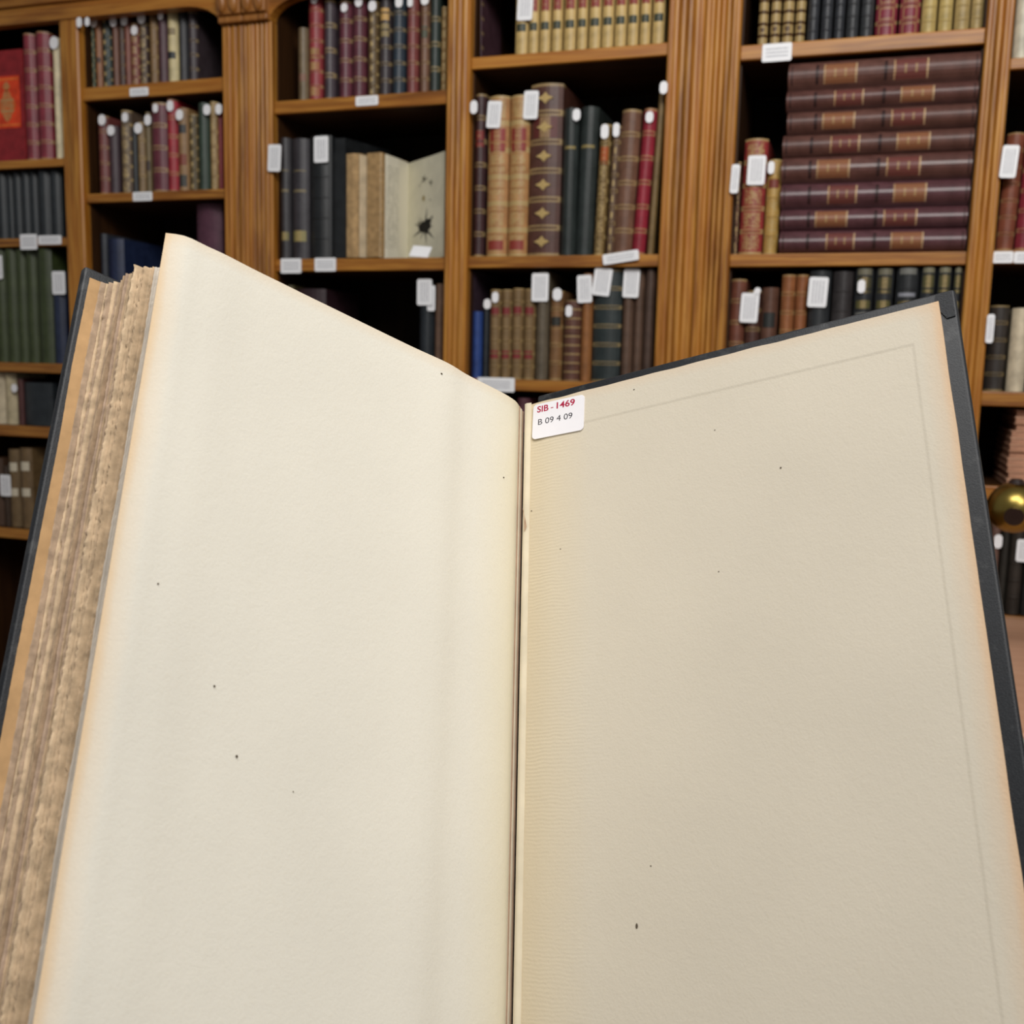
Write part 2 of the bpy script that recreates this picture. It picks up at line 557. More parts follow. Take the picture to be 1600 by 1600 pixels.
def book(label, cat, group, loc, rot, w, h, dp, hexc, gold='n', n=6, bands=None, labs=(), lozenges=0, tags=(), b=None, rough=.45, name='book'):
    root = tag(empty(name, loc, rot), label, cat, group)
    if b is None: b = min(.4*w, .012)
    mat = spine_mat(hexc, gold, n, rough=rough)
    link('cover', cover_mesh(w, h, dp, b), mat, root)
    wi = max(w/2-.0026, w*.29)
    link('page_block', box_mesh('page_block', -wi, wi, .004, dp-.004, .003, h-.004), M['paper_block'], root)
    if bands is None: bands = n-1 if gold in 'lfdbr' and gold != 'n' else 0
    bmat = spine_mat(hexc, 'n', n) if gold != 'b' else spine_mat('#4a3118', 'n', n)
    for i in range(bands):
        z = h*(i+1)/(bands+1)
        link('raised_band', BAND, bmat, root, (0, .0003, z), None, (w/2, b+.0016, .0042))
    for f0, f1, hx, *g in labs:
        link('title_label', PATCH, spine_mat(hx, g[0] if g else 'n', 3), root, (0, .0002, h*(1-(f0+f1)/2)), None, (w/2*.985, b+.0009, h*(f1-f0)))
    for i in range(lozenges):
        z = h*(i+.5)/lozenges
        s = min(w*.2, h/lozenges*.24)
        pts = [(s*1.25, 0), (s*.45, s*.35), (0, s*.85), (-s*.45, s*.35), (-s*1.25, 0), (-s*.45, -s*.35), (0, -s*.85), (s*.45, -s*.35)]
        link('gilt_lozenge', prism('gilt_lozenge', pts, -.0008, .0015, 'y'), M['gilt'], root, (0, -b-.0004, z))
    Ri = rot_mat(root).inverted()
    for tg in tags:
        x0, y0, x1, y1 = tg[:4]
        tw = tg[4] if len(tg) > 4 else 0.0
        Yp = loc[1]-b-.0022
        if any(e-.0015 < WX(px_, (y0+y1)/2, Yp) < f+.0015 for px_ in (x0, x1) for e, f in POSTS): Yp = D-.006
        c = W((x0+x1)/2, (y0+y1)/2, Yp)
        ww = abs(WX(x1, (y0+y1)/2, Yp)-WX(x0, (y0+y1)/2, Yp)); hh = abs(WZ((x0+x1)/2, y0, Yp)-WZ((x0+x1)/2, y1, Yp))
        big = (y1-y0) > 27 or (y1-y0 > 24 and x1-x0 > 14)
        me = card_mesh(ww, hh, .004 if big else ww*.5)
        o = link('paper_tag', me, M['tag_print'] if big else M['white_plain'], root)
        o.location = Ri @ (c-Vector(loc))
        q = (Ri @ Matrix.Rotation(radians(tw), 3, 'Y')).to_euler()
        o.rotation_euler = q
        o['label'] = 'white printed paper tag' if big else 'small white paper tag'
    return root


def row(bay, n, where, group, items, back=.028, dpmax=.22, names='book', start=0):
    """items: (x0, x1, ytop, colour, description, options) measured on the spine fronts"""
    zs = SHELF[(bay, n)][1]
    for i, it in enumerate(items):
        x0, x1, yt, hx, desc = it[:5]
        o = dict(it[5]) if len(it) > 5 else {}
        Y = D+.004+o.pop('back', back)+(0.0 if 'nj' in o else random.uniform(-.004, .004)); o.pop('nj', 0)
        xm = (x0+x1)/2
        # height of the shelf line at this x, then the middle of the spine
        yb = yt
        for _ in range(30):
            yb += 40
            if WZ(xm, yb, Y) < zs: break
        ym = max(12.0, (yt+yb)/2) if yt > 0 else max(12.0, yb*.35)
        wx0, wx1 = WX(x0, ym, Y), WX(x1, ym, Y)
        h = WZ(xm, yt, Y)-zs
        ceil = SHELF[(bay, n-1)][2] if (bay, n-1) in SHELF else HEADZ+.25
        h = min(h, ceil-zs-.004)
        gap = o.pop('gap', .0012)
        bx0, bx1, _r = BAY[bay]
        lean = o.pop('lean', 0.0)
        slack = abs(sin(radians(lean)))*max(.0, WZ(xm, yt, Y)-zs)*.5
        wx0 = max(wx0, bx0+.0006+slack); wx1 = min(wx1, bx1-.0006-slack)
        w = wx1-wx0-gap
        dp = min(dpmax, max(.1, h*.72))
        px = (wx0+wx1)/2-sin(radians(lean))*(WZ(xm, ym, Y)-zs)
        lift = abs(sin(radians(lean)))*w/2
        tags = o.pop('tags', ())
        book(f'{desc}, {ORD[i+start]} {where}', 'book', group, (px, Y, zs+lift+.0003), (0, radians(lean), 0), w, h, dp, hx, tags=tags, name=o.pop('name', names), **o)


# --- far-left bay
zs = SHELF[('a1', 1)][1]
Yf = D+.035
xr = WX(39, 170, Yf)
wid = .17
hf = WZ(20, 77, Yf)-zs
red = book('large scarlet book shown face out with an orange gilt panel', 'book', 'books on the far-left top shelf',
           (xr-.004, Yf+.02, zs+.0003), (0, 0, pi/2), .034, hf, wid, '#8a1a20', b=.004)
pz0, pz1 = WZ(18, 200, Yf)-zs, WZ(18, 118, Yf)-zs
pan = link('cover_panel', box_mesh('cover_panel', -.0182, -.017, .012, .12, pz0, pz1, .0004), spine_mat('#cc3a10', 'n', 2, 1.3), red)
for (zc, rz_, ry_) in (((pz0+pz1)/2-.008, .034, .022), ((pz0+pz1)/2+.036, .010, .010)):
    pts = [(ry_*cos(2*pi*k/16)*(1+.18*cos(8*pi*k/16)), rz_*sin(2*pi*k/16)*(1+.12*cos(8*pi*k/16))) for k in range(16)]
    me = prism('gilt_ornament', pts, -.0005, .0003, 'y')
    link('gilt_ornament', me, spine_mat('#b5541c', 'f', 3, 1.4), red, (-.0184, .05, zc), (0, 0, -pi/2))
fr = [(.014, .118, pz0+.006, pz0+.009), (.014, .118, pz1-.009, pz1-.006)]
for a, b_, c, d in fr:
    link('gilt_rule', box_mesh('gilt_rule', -.0187, -.0180, a, b_, c, d), spine_mat('#d8702c', 'n', 2, 1.3), red)

row('a1', 1, 'on the far-left top shelf', 'books on the far-left top shelf', [
    (40, 58, 54, '#7c2733', 'maroon ribbed volume beside the scarlet cover', dict(gold='l', n=7)),
    (59.5, 80, 51, '#7e2a36', 'maroon ribbed volume beside the slim cream book', dict(gold='l', n=7)),
    (85.5, 97, 60, '#d9cba6', 'slim cream book against the post', dict(tags=[(78, 57, 91, 77)]))], start=1)
row('a1', 2, 'on the far-left black-set shelf', 'black volumes on the far-left shelf', [
    (a, b, 262, '#20262a', 'plain black volume', {}) for a, b in ((-3, 12), (12.5, 22), (22.5, 35), (35.5, 48), (48.5, 61), (61.5, 80), (80.5, 98))], back=.04)
row('a1', 3, 'on the far-left green-set shelf', 'green volumes on the far-left shelf', [
    (-4, 12, 389, '#36401f', 'dark green cloth volume', dict(tags=[(-8, 399, 4, 436)])),
    (12.5, 29, 389, '#36401f', 'dark green cloth volume', {}), (29.5, 44, 389, '#384222', 'dark green cloth volume', {}),
    (44.5, 61, 389, '#36401f', 'dark green cloth volume', {}), (61.5, 84, 389, '#343e20', 'dark green cloth volume', {}),
    (85, 104, 424, '#1c2740', 'dark blue volume beside the green set', dict(tags=[(82, 424, 102, 460)]))], back=.03)
row('a1', 4, 'on the shelf under the green set', 'books on the far-left fourth shelf', [
    (-14, 10, 580, '#c3b598', 'cream vellum book', {}), (10.5, 28, 582, '#b7a988', 'cream vellum book with tag', dict(tags=[(18, 600, 27, 613)])),
    (29, 38, 592, '#4a2420', 'thin dark red book', {}), (39, 84, 598, '#22282c', 'wide dark slate book', {})], back=.035)
row('a1', 5, 'on the lowest far-left shelf', 'books on the far-left fifth shelf', [
    (-10, 7, 716, '#4a3424', 'small brown book', {}), (8, 16, 728, '#3a2a1c', 'thin brown book with white tag', dict(tags=[(1, 742, 17, 775)])),
    (17, 34, 702, '#6b5638', 'tan book with pale bands', dict(labs=[(.17, .28, '#c9bfa8'), (.5, .6, '#c9bfa8')])),
    (34.5, 53, 700, '#6a5436', 'tan book with pale bands', dict(labs=[(.17, .28, '#c9bfa8'), (.5, .6, '#c9bfa8')]))], back=.04)

# --- left bay beside the split pilaster
row('a2', 1, 'on top-left shelf beside capital', 'books on the top shelf left of the capital', [
    (126, 136, 29, '#35402f', 'dark green slim book', dict(gold='l', n=6, tags=[(120, 27, 128, 43)])),
    (137, 148, 30, '#3c4a34', 'green slim book with gilt lines', dict(gold='d', n=7, tags=[(133, 27, 140, 41)])),
    (149.5, 160, 28, '#8a5a38', 'tan book', dict(labs=[(.55, .62, '#3a2418')], tags=[(141, 26, 152, 43)])),
    (161, 175, 26, '#22302c', 'blackish green book with gilt dots', dict(gold='d', n=7)),
    (176.5, 186, 34, '#6b4432', 'brown book with white tag', dict(tags=[(172, 26, 182, 42)])),
    (187, 195, 26, '#4a352c', 'dark brown slim book', dict(gold='l', n=6)),
    (195.5, 205, 28, '#7a4434', 'russet slim book with white tag', dict(tags=[(189, 23, 199, 40)])),
    (206, 218, 38, '#7b4038', 'shorter russet book with gilt spine', dict(gold='f', n=6, tags=[(205, 40, 215, 55)])),
    (219, 231, 19, '#46352e', 'dark brown book with gilt bands', dict(gold='f', n=6, tags=[(215, 19, 227, 37)])),
    (234.5, 247, 21, '#7a5d38', 'tan calf book', dict(gold='l', n=5)),
    (248, 262, 16, '#4a2c34', 'dark plum book', dict(tags=[(247, 16, 255, 31)])),
    (263, 279, 13, '#c8b98a', 'cream book with black patches', dict(labs=[(.27, .36, '#8a7a58'), (.58, .67, '#23282a')])),
    (280, 294, 20, '#2a2a2e', 'dark grey book', {}),
    (295, 309, 20, '#3c3236', 'dark grey purplish book at row end', dict(gold='l', n=5))], back=.04)
row('a2', 2, 'on second shelf left of pilaster', 'books on the second shelf left of the pilaster', [
    (156, 171, 182, '#6f3a36', 'dull red book', dict(gold='l', n=5, tags=[(154, 179, 165, 196)])),
    (172, 187, 198, '#3e2e34', 'dark plum short book', dict(tags=[(168, 196, 179, 212)])),
    (191, 207, 174, '#5a4a3c', 'brown book with gilt spine', dict(gold='f', n=6, tags=[(191, 176, 200, 191)])),
    (208, 215, 200, '#262a2c', 'thin black book', {}),
    (216, 228, 192, '#7d6544', 'tan book with oval tag', dict(gold='l', n=4, tags=[(210, 192, 222, 209)])),
    (228.5, 237, 176, '#6b5a38', 'olive tan slim book', dict(labs=[(.6, .72, '#332018')], tags=[(226, 179, 236, 196)])),
    (238, 262, 162, '#5e2430', 'wide maroon book', dict(gold='l', n=4, tags=[(239, 162, 247, 176)])),
    (262.5, 279, 155, '#96202c', 'bright red book', dict(gold='l', n=5, tags=[(261, 157, 271, 174)])),
    (279.5, 296, 170, '#8a6a44', 'tan book with black labels', dict(labs=[(.2, .3, '#2c2c2c'), (.55, .68, '#7c3a28'), (.8, .94, '#34342e')], tags=[(275, 171, 286, 188)])),
    (297, 310, 180, '#544628', 'olive book with gilt ornaments', dict(gold='d', n=7)),
    (311, 328, 162, '#2c3c30', 'dark green book', dict(tags=[(318, 163, 329, 180)])),
    (329, 341, 160, '#8b7048', 'tan book with gilt ornaments', dict(gold='f', n=6, tags=[(337, 162, 347, 179)])),
    (341.5, 349, 172, '#7c2228', 'thin red book against the pilaster', {})], back=.03)
row('a2', 3, 'behind the large page corner', 'books behind the large page corner', [
    (133, 170, 366, '#2c3038', 'wide slate grey book', dict(gold='n')), (171, 196, 374, '#1c2744', 'navy blue book', {}),
    (309, 349, 315, '#553040', 'tall plum book beside the pilaster', dict(rough=.6))], back=.05)

# --- middle case, left bay
row('b1', 1, 'on shelf right of the capital', 'books on the arched top shelf', [
    (466, 482, 45, '#6d5c42', 'short olive tan book', dict(labs=[(.62, .72, '#7e5a48')])),
    (482.5, 504, -6, '#8a3034', 'red book with gilt lower panels', dict(gold='l', n=7, labs=[(.5, .6, '#8f5a2c', 'f'), (.63, .72, '#9a6034', 'f'), (.86, .95, '#9a5a34', 'f')], tags=[(486, -8, 496, 6)])),
    (507, 524, 2, '#40363c', 'dark grey plum book', dict(gold='l', n=4)),
    (530, 550, 4, '#5c2834', 'maroon book with round tag', dict(gold='l', n=5, tags=[(533, 5, 543, 19)])),
    (551, 572, 0, '#55242f', 'dark maroon book', dict(gold='l', n=5, tags=[(555, -6, 566, 11)])),
    (575.5, 591, 4, '#5d4a2c', 'brown book with gilt ornaments', dict(gold='d', n=8, tags=[(576, 1, 588, 18)])),
    (593, 612, -4, '#332b2e', 'blackish book with two tan labels', dict(gold='l', n=6, labs=[(.12, .24, '#c29a58'), (.27, .4, '#8c7a50')])),
    (614, 633, -4, '#26333e', 'dark blue book', dict(gold='l', n=6, tags=[(618, -6, 629, 12)])),
    (636, 654, -4, '#743834', 'russet book', dict(gold='l', n=6, tags=[(637, -8, 645, 11)])),
    (657, 671, -4, '#70503c', 'brown book with green label', dict(gold='l', n=6, labs=[(.3, .42, '#4a4e3c')], tags=[(658, -8, 670, 8)])),
    (672.5, 688, -8, '#26312c', 'blackish green book', dict(gold='l', n=4)),
    (689, 699, 12, '#86683a', 'slim tan book with gilt ornaments', dict(gold='f', n=8))], back=.036)
row('b1', 2, 'beside the open illustrated book', 'black volumes beside the open book', [
    (428.5, 455, 217, '#353336', 'charcoal book with white tag', dict(gold='n', labs=[(.42, .44, '#7a6e50'), (.26, .27, '#7a6e50'), (.77, .84, '#7d7448', 'f')], tags=[(419, 226, 439, 268, 3)])),
    (457, 484, 218, '#353236', 'charcoal book with gilt device', dict(labs=[(.26, .27, '#7a6e50'), (.42, .44, '#7a6e50'), (.76, .85, '#8d8450', 'f')])),
    (485.5, 519, 213, '#16191b', 'thick black ribbed book', dict(gold='n', bands=5, tags=[(491, 213, 513, 254)]))], back=.022)
row('b1', 3, 'in the dark bay behind the page', 'books in the dark bay behind the page', [
    (440, 461, 446, '#5a5236', 'olive book', {}), (462, 510, 452, '#2e1a20', 'wide dark maroon book', dict(lean=0)),
    (655, 678, 446, '#1d2328', 'slate blue book with white tag', dict(tags=[(652, 436, 675, 477)])),
    (679, 694, 444, '#6b5140', 'brown book against the post', dict(tags=[(668, 446, 680, 486)]))], back=.045)

# --- middle case, right bay
tan_set = [(806, 825), (826, 842), (844, 860.5), (863, 879), (882, 900), (902, 918), (921, 939), (941, 959), (961, 979), (981, 998), (1000.5, 1017), (1020, 1039)]
row('b2', 1, 'on the tan-set shelf', 'tan volumes with green labels', [
    (738, 753, -40, '#4a3038', 'dark plum slim book', dict(gold='l', n=6, lean=-1))] + [
    (a, b, -62-(a-806)*.07, '#c0a468', 'tan vellum volume with dark green label' if i else 'tan vellum volume with the printed white tag',
     dict(gold='n', nj=1, labs=[(.36, .54, '#8a3a30', 'l'), (.655, .735, '#24332c', 'l')], b=.006, tags=[(809, -22, 833, 32, 2)] if i == 0 else ()))
    for i, (a, b) in enumerate(tan_set)], back=.034)
row('b2', 2, 'on the gilt-lozenge shelf', 'books on the gilt-lozenge shelf', [
    (731.5, 758, 149, '#3c2426', 'dark maroon book with red label', dict(gold='l', n=7, labs=[(.22, .32, '#7c2c28', 'l')], tags=[(735, 157, 746, 178)])),
    (762, 794, 152, '#a87a4c', 'tan book with red label and large tag', dict(gold='f', n=6, bands=6, labs=[(.2, .345, '#8a2c26', 'f'), (.9, .96, '#8a3428')], tags=[(761.5, 158, 783, 200, 4)])),
    (795, 826, 151, '#a67848', 'tan book with red label', dict(gold='f', n=6, bands=6, labs=[(.2, .345, '#862a25', 'f'), (.9, .96, '#8a3428')])),
    (827, 877, 133, '#4c2c22', 'thick brown volume with gilt lozenges', dict(gold='l', n=6, lozenges=6, labs=[(.19, .31, '#57211c', 'f')], tags=[(818.5, 142, 841, 186, 2)])),
    (878.5, 902, 171, '#232a28', 'blackish green book with tag', dict(gold='n', labs=[(.255, .275, '#8a7a48')], tags=[(895, 170, 907, 189)])),
    (903, 931, 169, '#252c2a', 'blackish green book', dict(labs=[(.255, .275, '#8a7a48')], lean=1)),
    (932, 949, 196, '#6d5630', 'olive gilt book with orange label', dict(gold='f', n=7, labs=[(.17, .3, '#a4501f', 'l')], lean=1.5, tags=[(939, 194, 951, 217)])),
    (951, 964, 198, '#5e4838', 'thin brown gilt book', dict(gold='d', n=8, lean=1.5, tags=[(958, 192, 968, 214)])),
    (964.5, 994, 174, '#6b4a38', 'brown ribbed book', dict(gold='l', n=6, lean=2)),
    (996, 1017, 172, '#8d2433', 'crimson leaning book', dict(gold='l', n=6, lean=3, tags=[(1009, 174, 1021, 192)])),
    (1019, 1034, 147, '#77613c', 'tall thin olive brown book', dict(lean=2.2, tags=[(1031, 127, 1043, 147)]))], back=.022)
row('b2', 3, 'on the shelf above the gutter', 'books on the shelf above the gutter', [
    (722, 734, 424, '#40303a', 'dim plum book', {}),
    (735, 753, 487, '#243f7c', 'short blue book', {}),
    (754, 764, 470, '#22272c', 'dark slim book with small tag', dict(tags=[(756, 467, 767, 483)])),
    (765, 782, 453, '#7a6240', 'tagged tan gilt volume with red labels', dict(gold='l', n=7, labs=[(.2, .3, '#7a2a2a'), (.68, .77, '#7c2a2a')], tags=[(769, 456, 779, 473)])),
    (782.5, 799, 453, '#7a6240', 'tan gilt volume with two red labels', dict(gold='l', n=7, labs=[(.2, .3, '#7a2a2a'), (.68, .77, '#7c2a2a')])),
    (799.5, 817, 451, '#7a6240', 'tan gilt volume with two red labels', dict(gold='l', n=7, labs=[(.2, .3, '#7a2a2a'), (.68, .77, '#7c2a2a')])),
    (817.5, 836, 452, '#78603e', 'tan gilt volume with two red labels', dict(gold='l', n=7, labs=[(.2, .3, '#7a2a2a'), (.68, .77, '#7c2a2a')])),
    (837.5, 857, 425, '#5e5444', 'grey brown book with large tag', dict(tags=[(831, 427, 857, 471)])),
    (858.5, 879, 455, '#7a5836', 'brown book with dark label', dict(gold='l', n=5, labs=[(.29, .39, '#2a2a24')], tags=[(864, 450, 878, 470)])),
    (880.5, 906, 470, '#5a3a2e', 'russet short book with gilt bands', dict(gold='l', n=9, bands=4, tags=[(884, 477, 894, 495)])),
    (907.5, 925, 428, '#8a5a30', 'orange brown book', dict(tags=[(902, 430, 925, 473, -3)])),
    (926.5, 970, 420, '#232c2c', 'thick dark green book with gilt bands', dict(gold='l', n=6, bands=5, tags=[(927, 419, 955, 462, 7)])),
    (971.5, 989, 421, '#5c4638', 'brown ribbed volume', dict(gold='n', tags=[(974, 420, 999, 465, 2)])),
    (989.5, 1005, 421, '#5a4436', 'brown ribbed volume', {}), (1005.5, 1022, 421, '#4c3a30', 'dark brown ribbed volume', {})], back=.03)
row('b2', 4, 'under the gutter label card', 'book under the gutter label card', [(806, 826, 622, '#553038', 'dull plum book', {})], back=.03)

# --- right case
row('c1', 1, 'on the top right shelf', 'books on the top right shelf', [
    (1185, 1200, -90, '#5c4126', 'gilt panelled book', dict(gold='b', n=9)), (1204, 1219.5, -90, '#5c4126', 'gilt panelled book', dict(gold='b', n=9)),
    (1222.5, 1240, -90, '#5c4126', 'gilt panelled book', dict(gold='b', n=9)), (1242.5, 1258, -90, '#5c4126', 'gilt panelled book', dict(gold='b', n=9)),
    (1262, 1280, -70, '#303236', 'charcoal ribbed book', dict(bands=6)), (1283, 1301, -70, '#303236', 'charcoal ribbed book', dict(bands=6)),
    (1303.5, 1320, -70, '#303236', 'charcoal ribbed book', dict(bands=6)), (1322.5, 1342, -70, '#343638', 'charcoal ribbed book', dict(bands=6)),
    (1344.5, 1365, -70, '#343638', 'charcoal ribbed book', dict(bands=6)),
    (1368, 1402, -120, '#7c2a38', 'crimson book with gilt frames', dict(gold='r', n=7)), (1405, 1437.5, -120, '#7c2a38', 'crimson book with gilt frames', dict(gold='r', n=7)),
    (1440, 1464, -100, '#b6a064', 'pale vellum book', dict(gold='l', n=7)), (1466.5, 1489, -100, '#b6a064', 'pale vellum book', dict(gold='l', n=7)),
    (1491.5, 1516, -100, '#a89260', 'pale vellum book', dict(gold='l', n=7)), (1517.5, 1540, -100, '#a89260', 'pale vellum book', dict(gold='l', n=7))], back=.036)
row('c1', 2, 'beside the brown stack', 'books beside the brown stack', [
    (1139.5, 1155, 254, '#5c3c34', 'thin brown gilt book', dict(gold='f', n=6, tags=[(1142, 257, 1155, 302, 2)])),
    (1158.5, 1195, 219, '#8a2e2e', 'red gilt book with printed tag', dict(gold='f', n=5, tags=[(1168, 243, 1196, 289, 1)], lean=.6)),
    (1195.5, 1218, 251, '#b08a44', 'ochre gilt book with oval tag', dict(gold='f', n=5, labs=[(.2, .3, '#7c3c30')], tags=[(1200, 252, 1210, 272)], lean=.4))], back=.02)
row('c1', 3, 'on shelf below the brown stack', 'books behind the board edge', [
    (1135, 1162, 437, '#6b3f30', 'russet book', dict(gold='l', n=5)),
    (1163, 1186, 455, '#4c3028', 'dark brown book with printed tag', dict(gold='l', n=5, tags=[(1157, 458, 1185, 504, 2), (1178, 449, 1188, 463, 20)])),
    (1187, 1213, 450, '#5c3e30', 'brown book with dark label', dict(labs=[(.25, .4, '#2a2c2a')])),
    (1216.5, 1238, 430, '#8a5632', 'tan ribbed book', dict(gold='l', n=6)), (1238.5, 1258, 430, '#885432', 'tan ribbed book', dict(gold='l', n=6)),
    (1260, 1294, 424, '#25282a', 'black book with printed tag', dict(tags=[(1263, 433, 1293, 480, 2)])),
    (1296, 1328, 425, '#302c2c', 'charcoal ribbed book', dict(bands=5)),
    (1330, 1360, 421, '#26282a', 'black gilt book with oval tag', dict(bands=5, labs=[(.0, .05, '#6e6a58'), (.07, .2, '#4a462e', 'f'), (.26, .33, '#5a5530', 'f'), (.36, .38, '#70706a')], tags=[(1340, 437, 1352, 458)])),
    (1362, 1391, 421, '#26282a', 'black gilt book', dict(bands=5, labs=[(.0, .05, '#6e6a58'), (.07, .2, '#4a462e', 'f'), (.26, .33, '#5a5530', 'f'), (.36, .38, '#70706a')])),
    (1394, 1430, 420, '#222426', 'thick black gilt book', dict(bands=5, labs=[(.0, .05, '#70706a'), (.2, .23, '#8a8c94'), (.27, .35, '#5c5430', 'f')])),
    (1432, 1456, 419, '#22262a', 'black gilt book', dict(bands=5, labs=[(.0, .04, '#7a7660'), (.06, .2, '#5a5636', 'f'), (.27, .33, '#5c5738', 'f')])), (1457.5, 1481, 418, '#22262a', 'black gilt book', dict(bands=5, labs=[(.0, .04, '#7a7660'), (.06, .2, '#5a5636', 'f'), (.27, .33, '#5c5738', 'f')])),
    (1483, 1506, 418, '#22262a', 'black gilt book', dict(bands=5, labs=[(.0, .04, '#7a7660'), (.06, .2, '#5a5636', 'f'), (.27, .33, '#5c5738', 'f')]))], back=.022)
row('c2', 1, 'at the top right edge', 'books in the rightmost bay', [(1583, 1612, -60, '#c9c3ae', 'tall pale grey book', {})], back=.022)
row('c2', 2, 'in the rightmost bay', 'books in the rightmost bay', [
    (1561, 1592, 210, '#7a4430', 'russet ribbed book with printed tag', dict(gold='l', n=7, lean=1.2, tags=[(1564, 227, 1590, 278, 3)])),
    (1594, 1618, 205, '#7c2430', 'maroon ribbed book', dict(gold='l', n=6, lean=1.2))], back=.022)
row('c2', 3, 'in the rightmost bay below white cards', 'books in the rightmost bay', [
    (1540, 1571, 478, '#35302c', 'dark brown book with curled tag', dict(gold='l', n=5, tags=[(1541, 491, 1553, 536)])),
    (1575, 1604, 482, '#cabda2', 'cream vellum book', {})], back=.03)
row('c2', 5, 'behind the brass ball', 'books behind the brass ball', [
    (1543, 1558, 822, '#6a5046', 'brown book with small tag', dict(tags=[(1553, 835, 1566, 857)])),
    (1559, 1573, 828, '#26241f', 'black book', {}),
    (1574, 1597, 826, '#302a24', 'dark ribbed book with white tag', dict(gold='n', bands=4, tags=[(1588, 843, 1612, 878)])),
    (1598, 1620, 830, '#2a2826', 'black book by the frame edge', {})], back=.03)

# --- the stack of eight brown volumes, lying flat
Yk = D+.022
stack = [((1233, 98, 138), (1537, 83, 128)), ((1230, 141, 173), (1533, 128, 162)), ((1231, 174, 208), (1530, 162, 198)),
         ((1224, 209, 240), (1526, 197, 238)), ((1222, 243, 283), (1522, 238, 277)), ((1221, 284, 321), (1515, 277, 318)),
         ((1220, 322, 358), (1513, 321, 354)), ((1219, 360, 393), (1512, 354, 391))]
pos = ['topmost', 'second from top', 'third from top', 'fourth from top', 'fifth from top', 'sixth from top', 'seventh from top', 'bottom volume']
zs = SHELF[('c1', 2)][1]
thick = []
for L, Rr in stack:
    thick.append(((WZ(L[0], L[1], Yk)-WZ(L[0], L[2], Yk))+(WZ(Rr[0], Rr[1], Yk)-WZ(Rr[0], Rr[2], Yk)))/2)
tot = (WZ(1233, 98, Yk)+WZ(1537, 83, Yk))/2-zs
kf = tot/sum(thick)
z = zs
for i in range(7, -1, -1):
    L, Rr = stack[i]
    th = thick[i]*kf
    xa, xb = WX(L[0], (L[1]+L[2])/2, Yk), WX(Rr[0], (Rr[1]+Rr[2])/2, Yk)
    xb = min(xb, X['c_post_l']-.0045)
    hh = xb-xa
    tanl, redl = '#8a5a3c', '#6c3a34'
    # fractions run from the far (right) end: f=0 is the right end of the spine
    A, B = ((.635, .8), (.265, .43))
    labs = [A+((tanl, 'l') if i % 2 == 0 else (redl, 'l')), B+((redl, 'l') if i % 2 == 0 else (tanl, 'l'))]
    if i % 2: labs = [(.59, .735, redl, 'l'), (.225, .385, tanl, 'l')]
    for f0, f1, *_q in list(labs):
        labs += [(f0-.006, f0+.003, '#c8a880'), (f1-.003, f1+.006, '#b8946c')]
    labs += [(.012, .02, '#3a2422'), (.47, .485, '#2c1a1a'), (.835, .85, '#2c1a1a'), (.975, .985, '#3a2422')]
    book(f'brown leather folio lying flat, {pos[i]} in the stack of eight', 'book', 'brown folios stacked flat',
         (xa, Yk+random.uniform(-.003, .003), z+th/2), (0, pi/2, 0), th-.0006, hh, .235, random.choice(['#5a3a34', '#56363a', '#5c3c34']), 'n', 6, 0, labs, b=.016, name='folio', rough=.34)
    z += th

# --- the open illustrated book standing on the shelf
def strip_sheet(path, z0, z1, t, zfun=None):
    """thin sheet following a path in plan; path pts (x,y); thickness t away from the viewer"""
    n = len(path)
    vs = []
    nor = []
    for i in range(n):
        a = Vector(path[max(0, i-1)]); b = Vector(path[min(n-1, i+1)])
        d = (b-a).normalized(); nor.append(Vector((-d.y, d.x)))
    for off in (0, t):
        for zz in (z0, z1):
            for i in range(n):
                p = Vector(path[i])+nor[i]*off
                vs.append((p.x, p.y, zz))
    fs = []
    for i in range(n-1):
        fs.append((i, i+1, n+i+1, n+i)); fs.append((2*n+i, 3*n+i, 3*n+i+1, 2*n+i+1))
        fs.append((i, 2*n+i, 2*n+i+1, i+1)); fs.append((n+i, n+i+1, 3*n+i+1, 3*n+i))
    for e in (0, n-1): fs.append((e, n+e, 3*n+e, 2*n+e))
    me = mesh('sheet', vs, fs); fix(me)
    return me


def text_page(name, hexc):
    t = NT(name)
    tc = t.n('ShaderNodeTexCoord'); sp = t.n('ShaderNodeSeparateXYZ'); t.l(tc.outputs['Generated'], sp.inputs[0])
    a, b = sp.outputs[2], sp.outputs[0]
    fr = t.math('FRACT', t.math('MULTIPLY', a, 34.0))
    ln = t.math('LESS_THAN', t.math('ABSOLUTE', t.math('SUBTRACT', fr, .5)), .22)
    ina = t.math('LESS_THAN', t.math('ABSOLUTE', t.math('SUBTRACT', a, .5)), .4)
    inb = t.math('LESS_THAN', t.math('ABSOLUTE', t.math('SUBTRACT', b, .5)), .36)
    nz = t.noise(t.coord('Object', (400, 400, 60)), 1.0, 1)
    m = t.math('MULTIPLY', t.math('MULTIPLY', ln, ina), t.math('MULTIPLY', inb, t.math('GREATER_THAN', nz, .45)))
    return t.out(t.mix(t.math('MULTIPLY', m, .5), lin(hexc), lin('#54503f')), .85, .15)


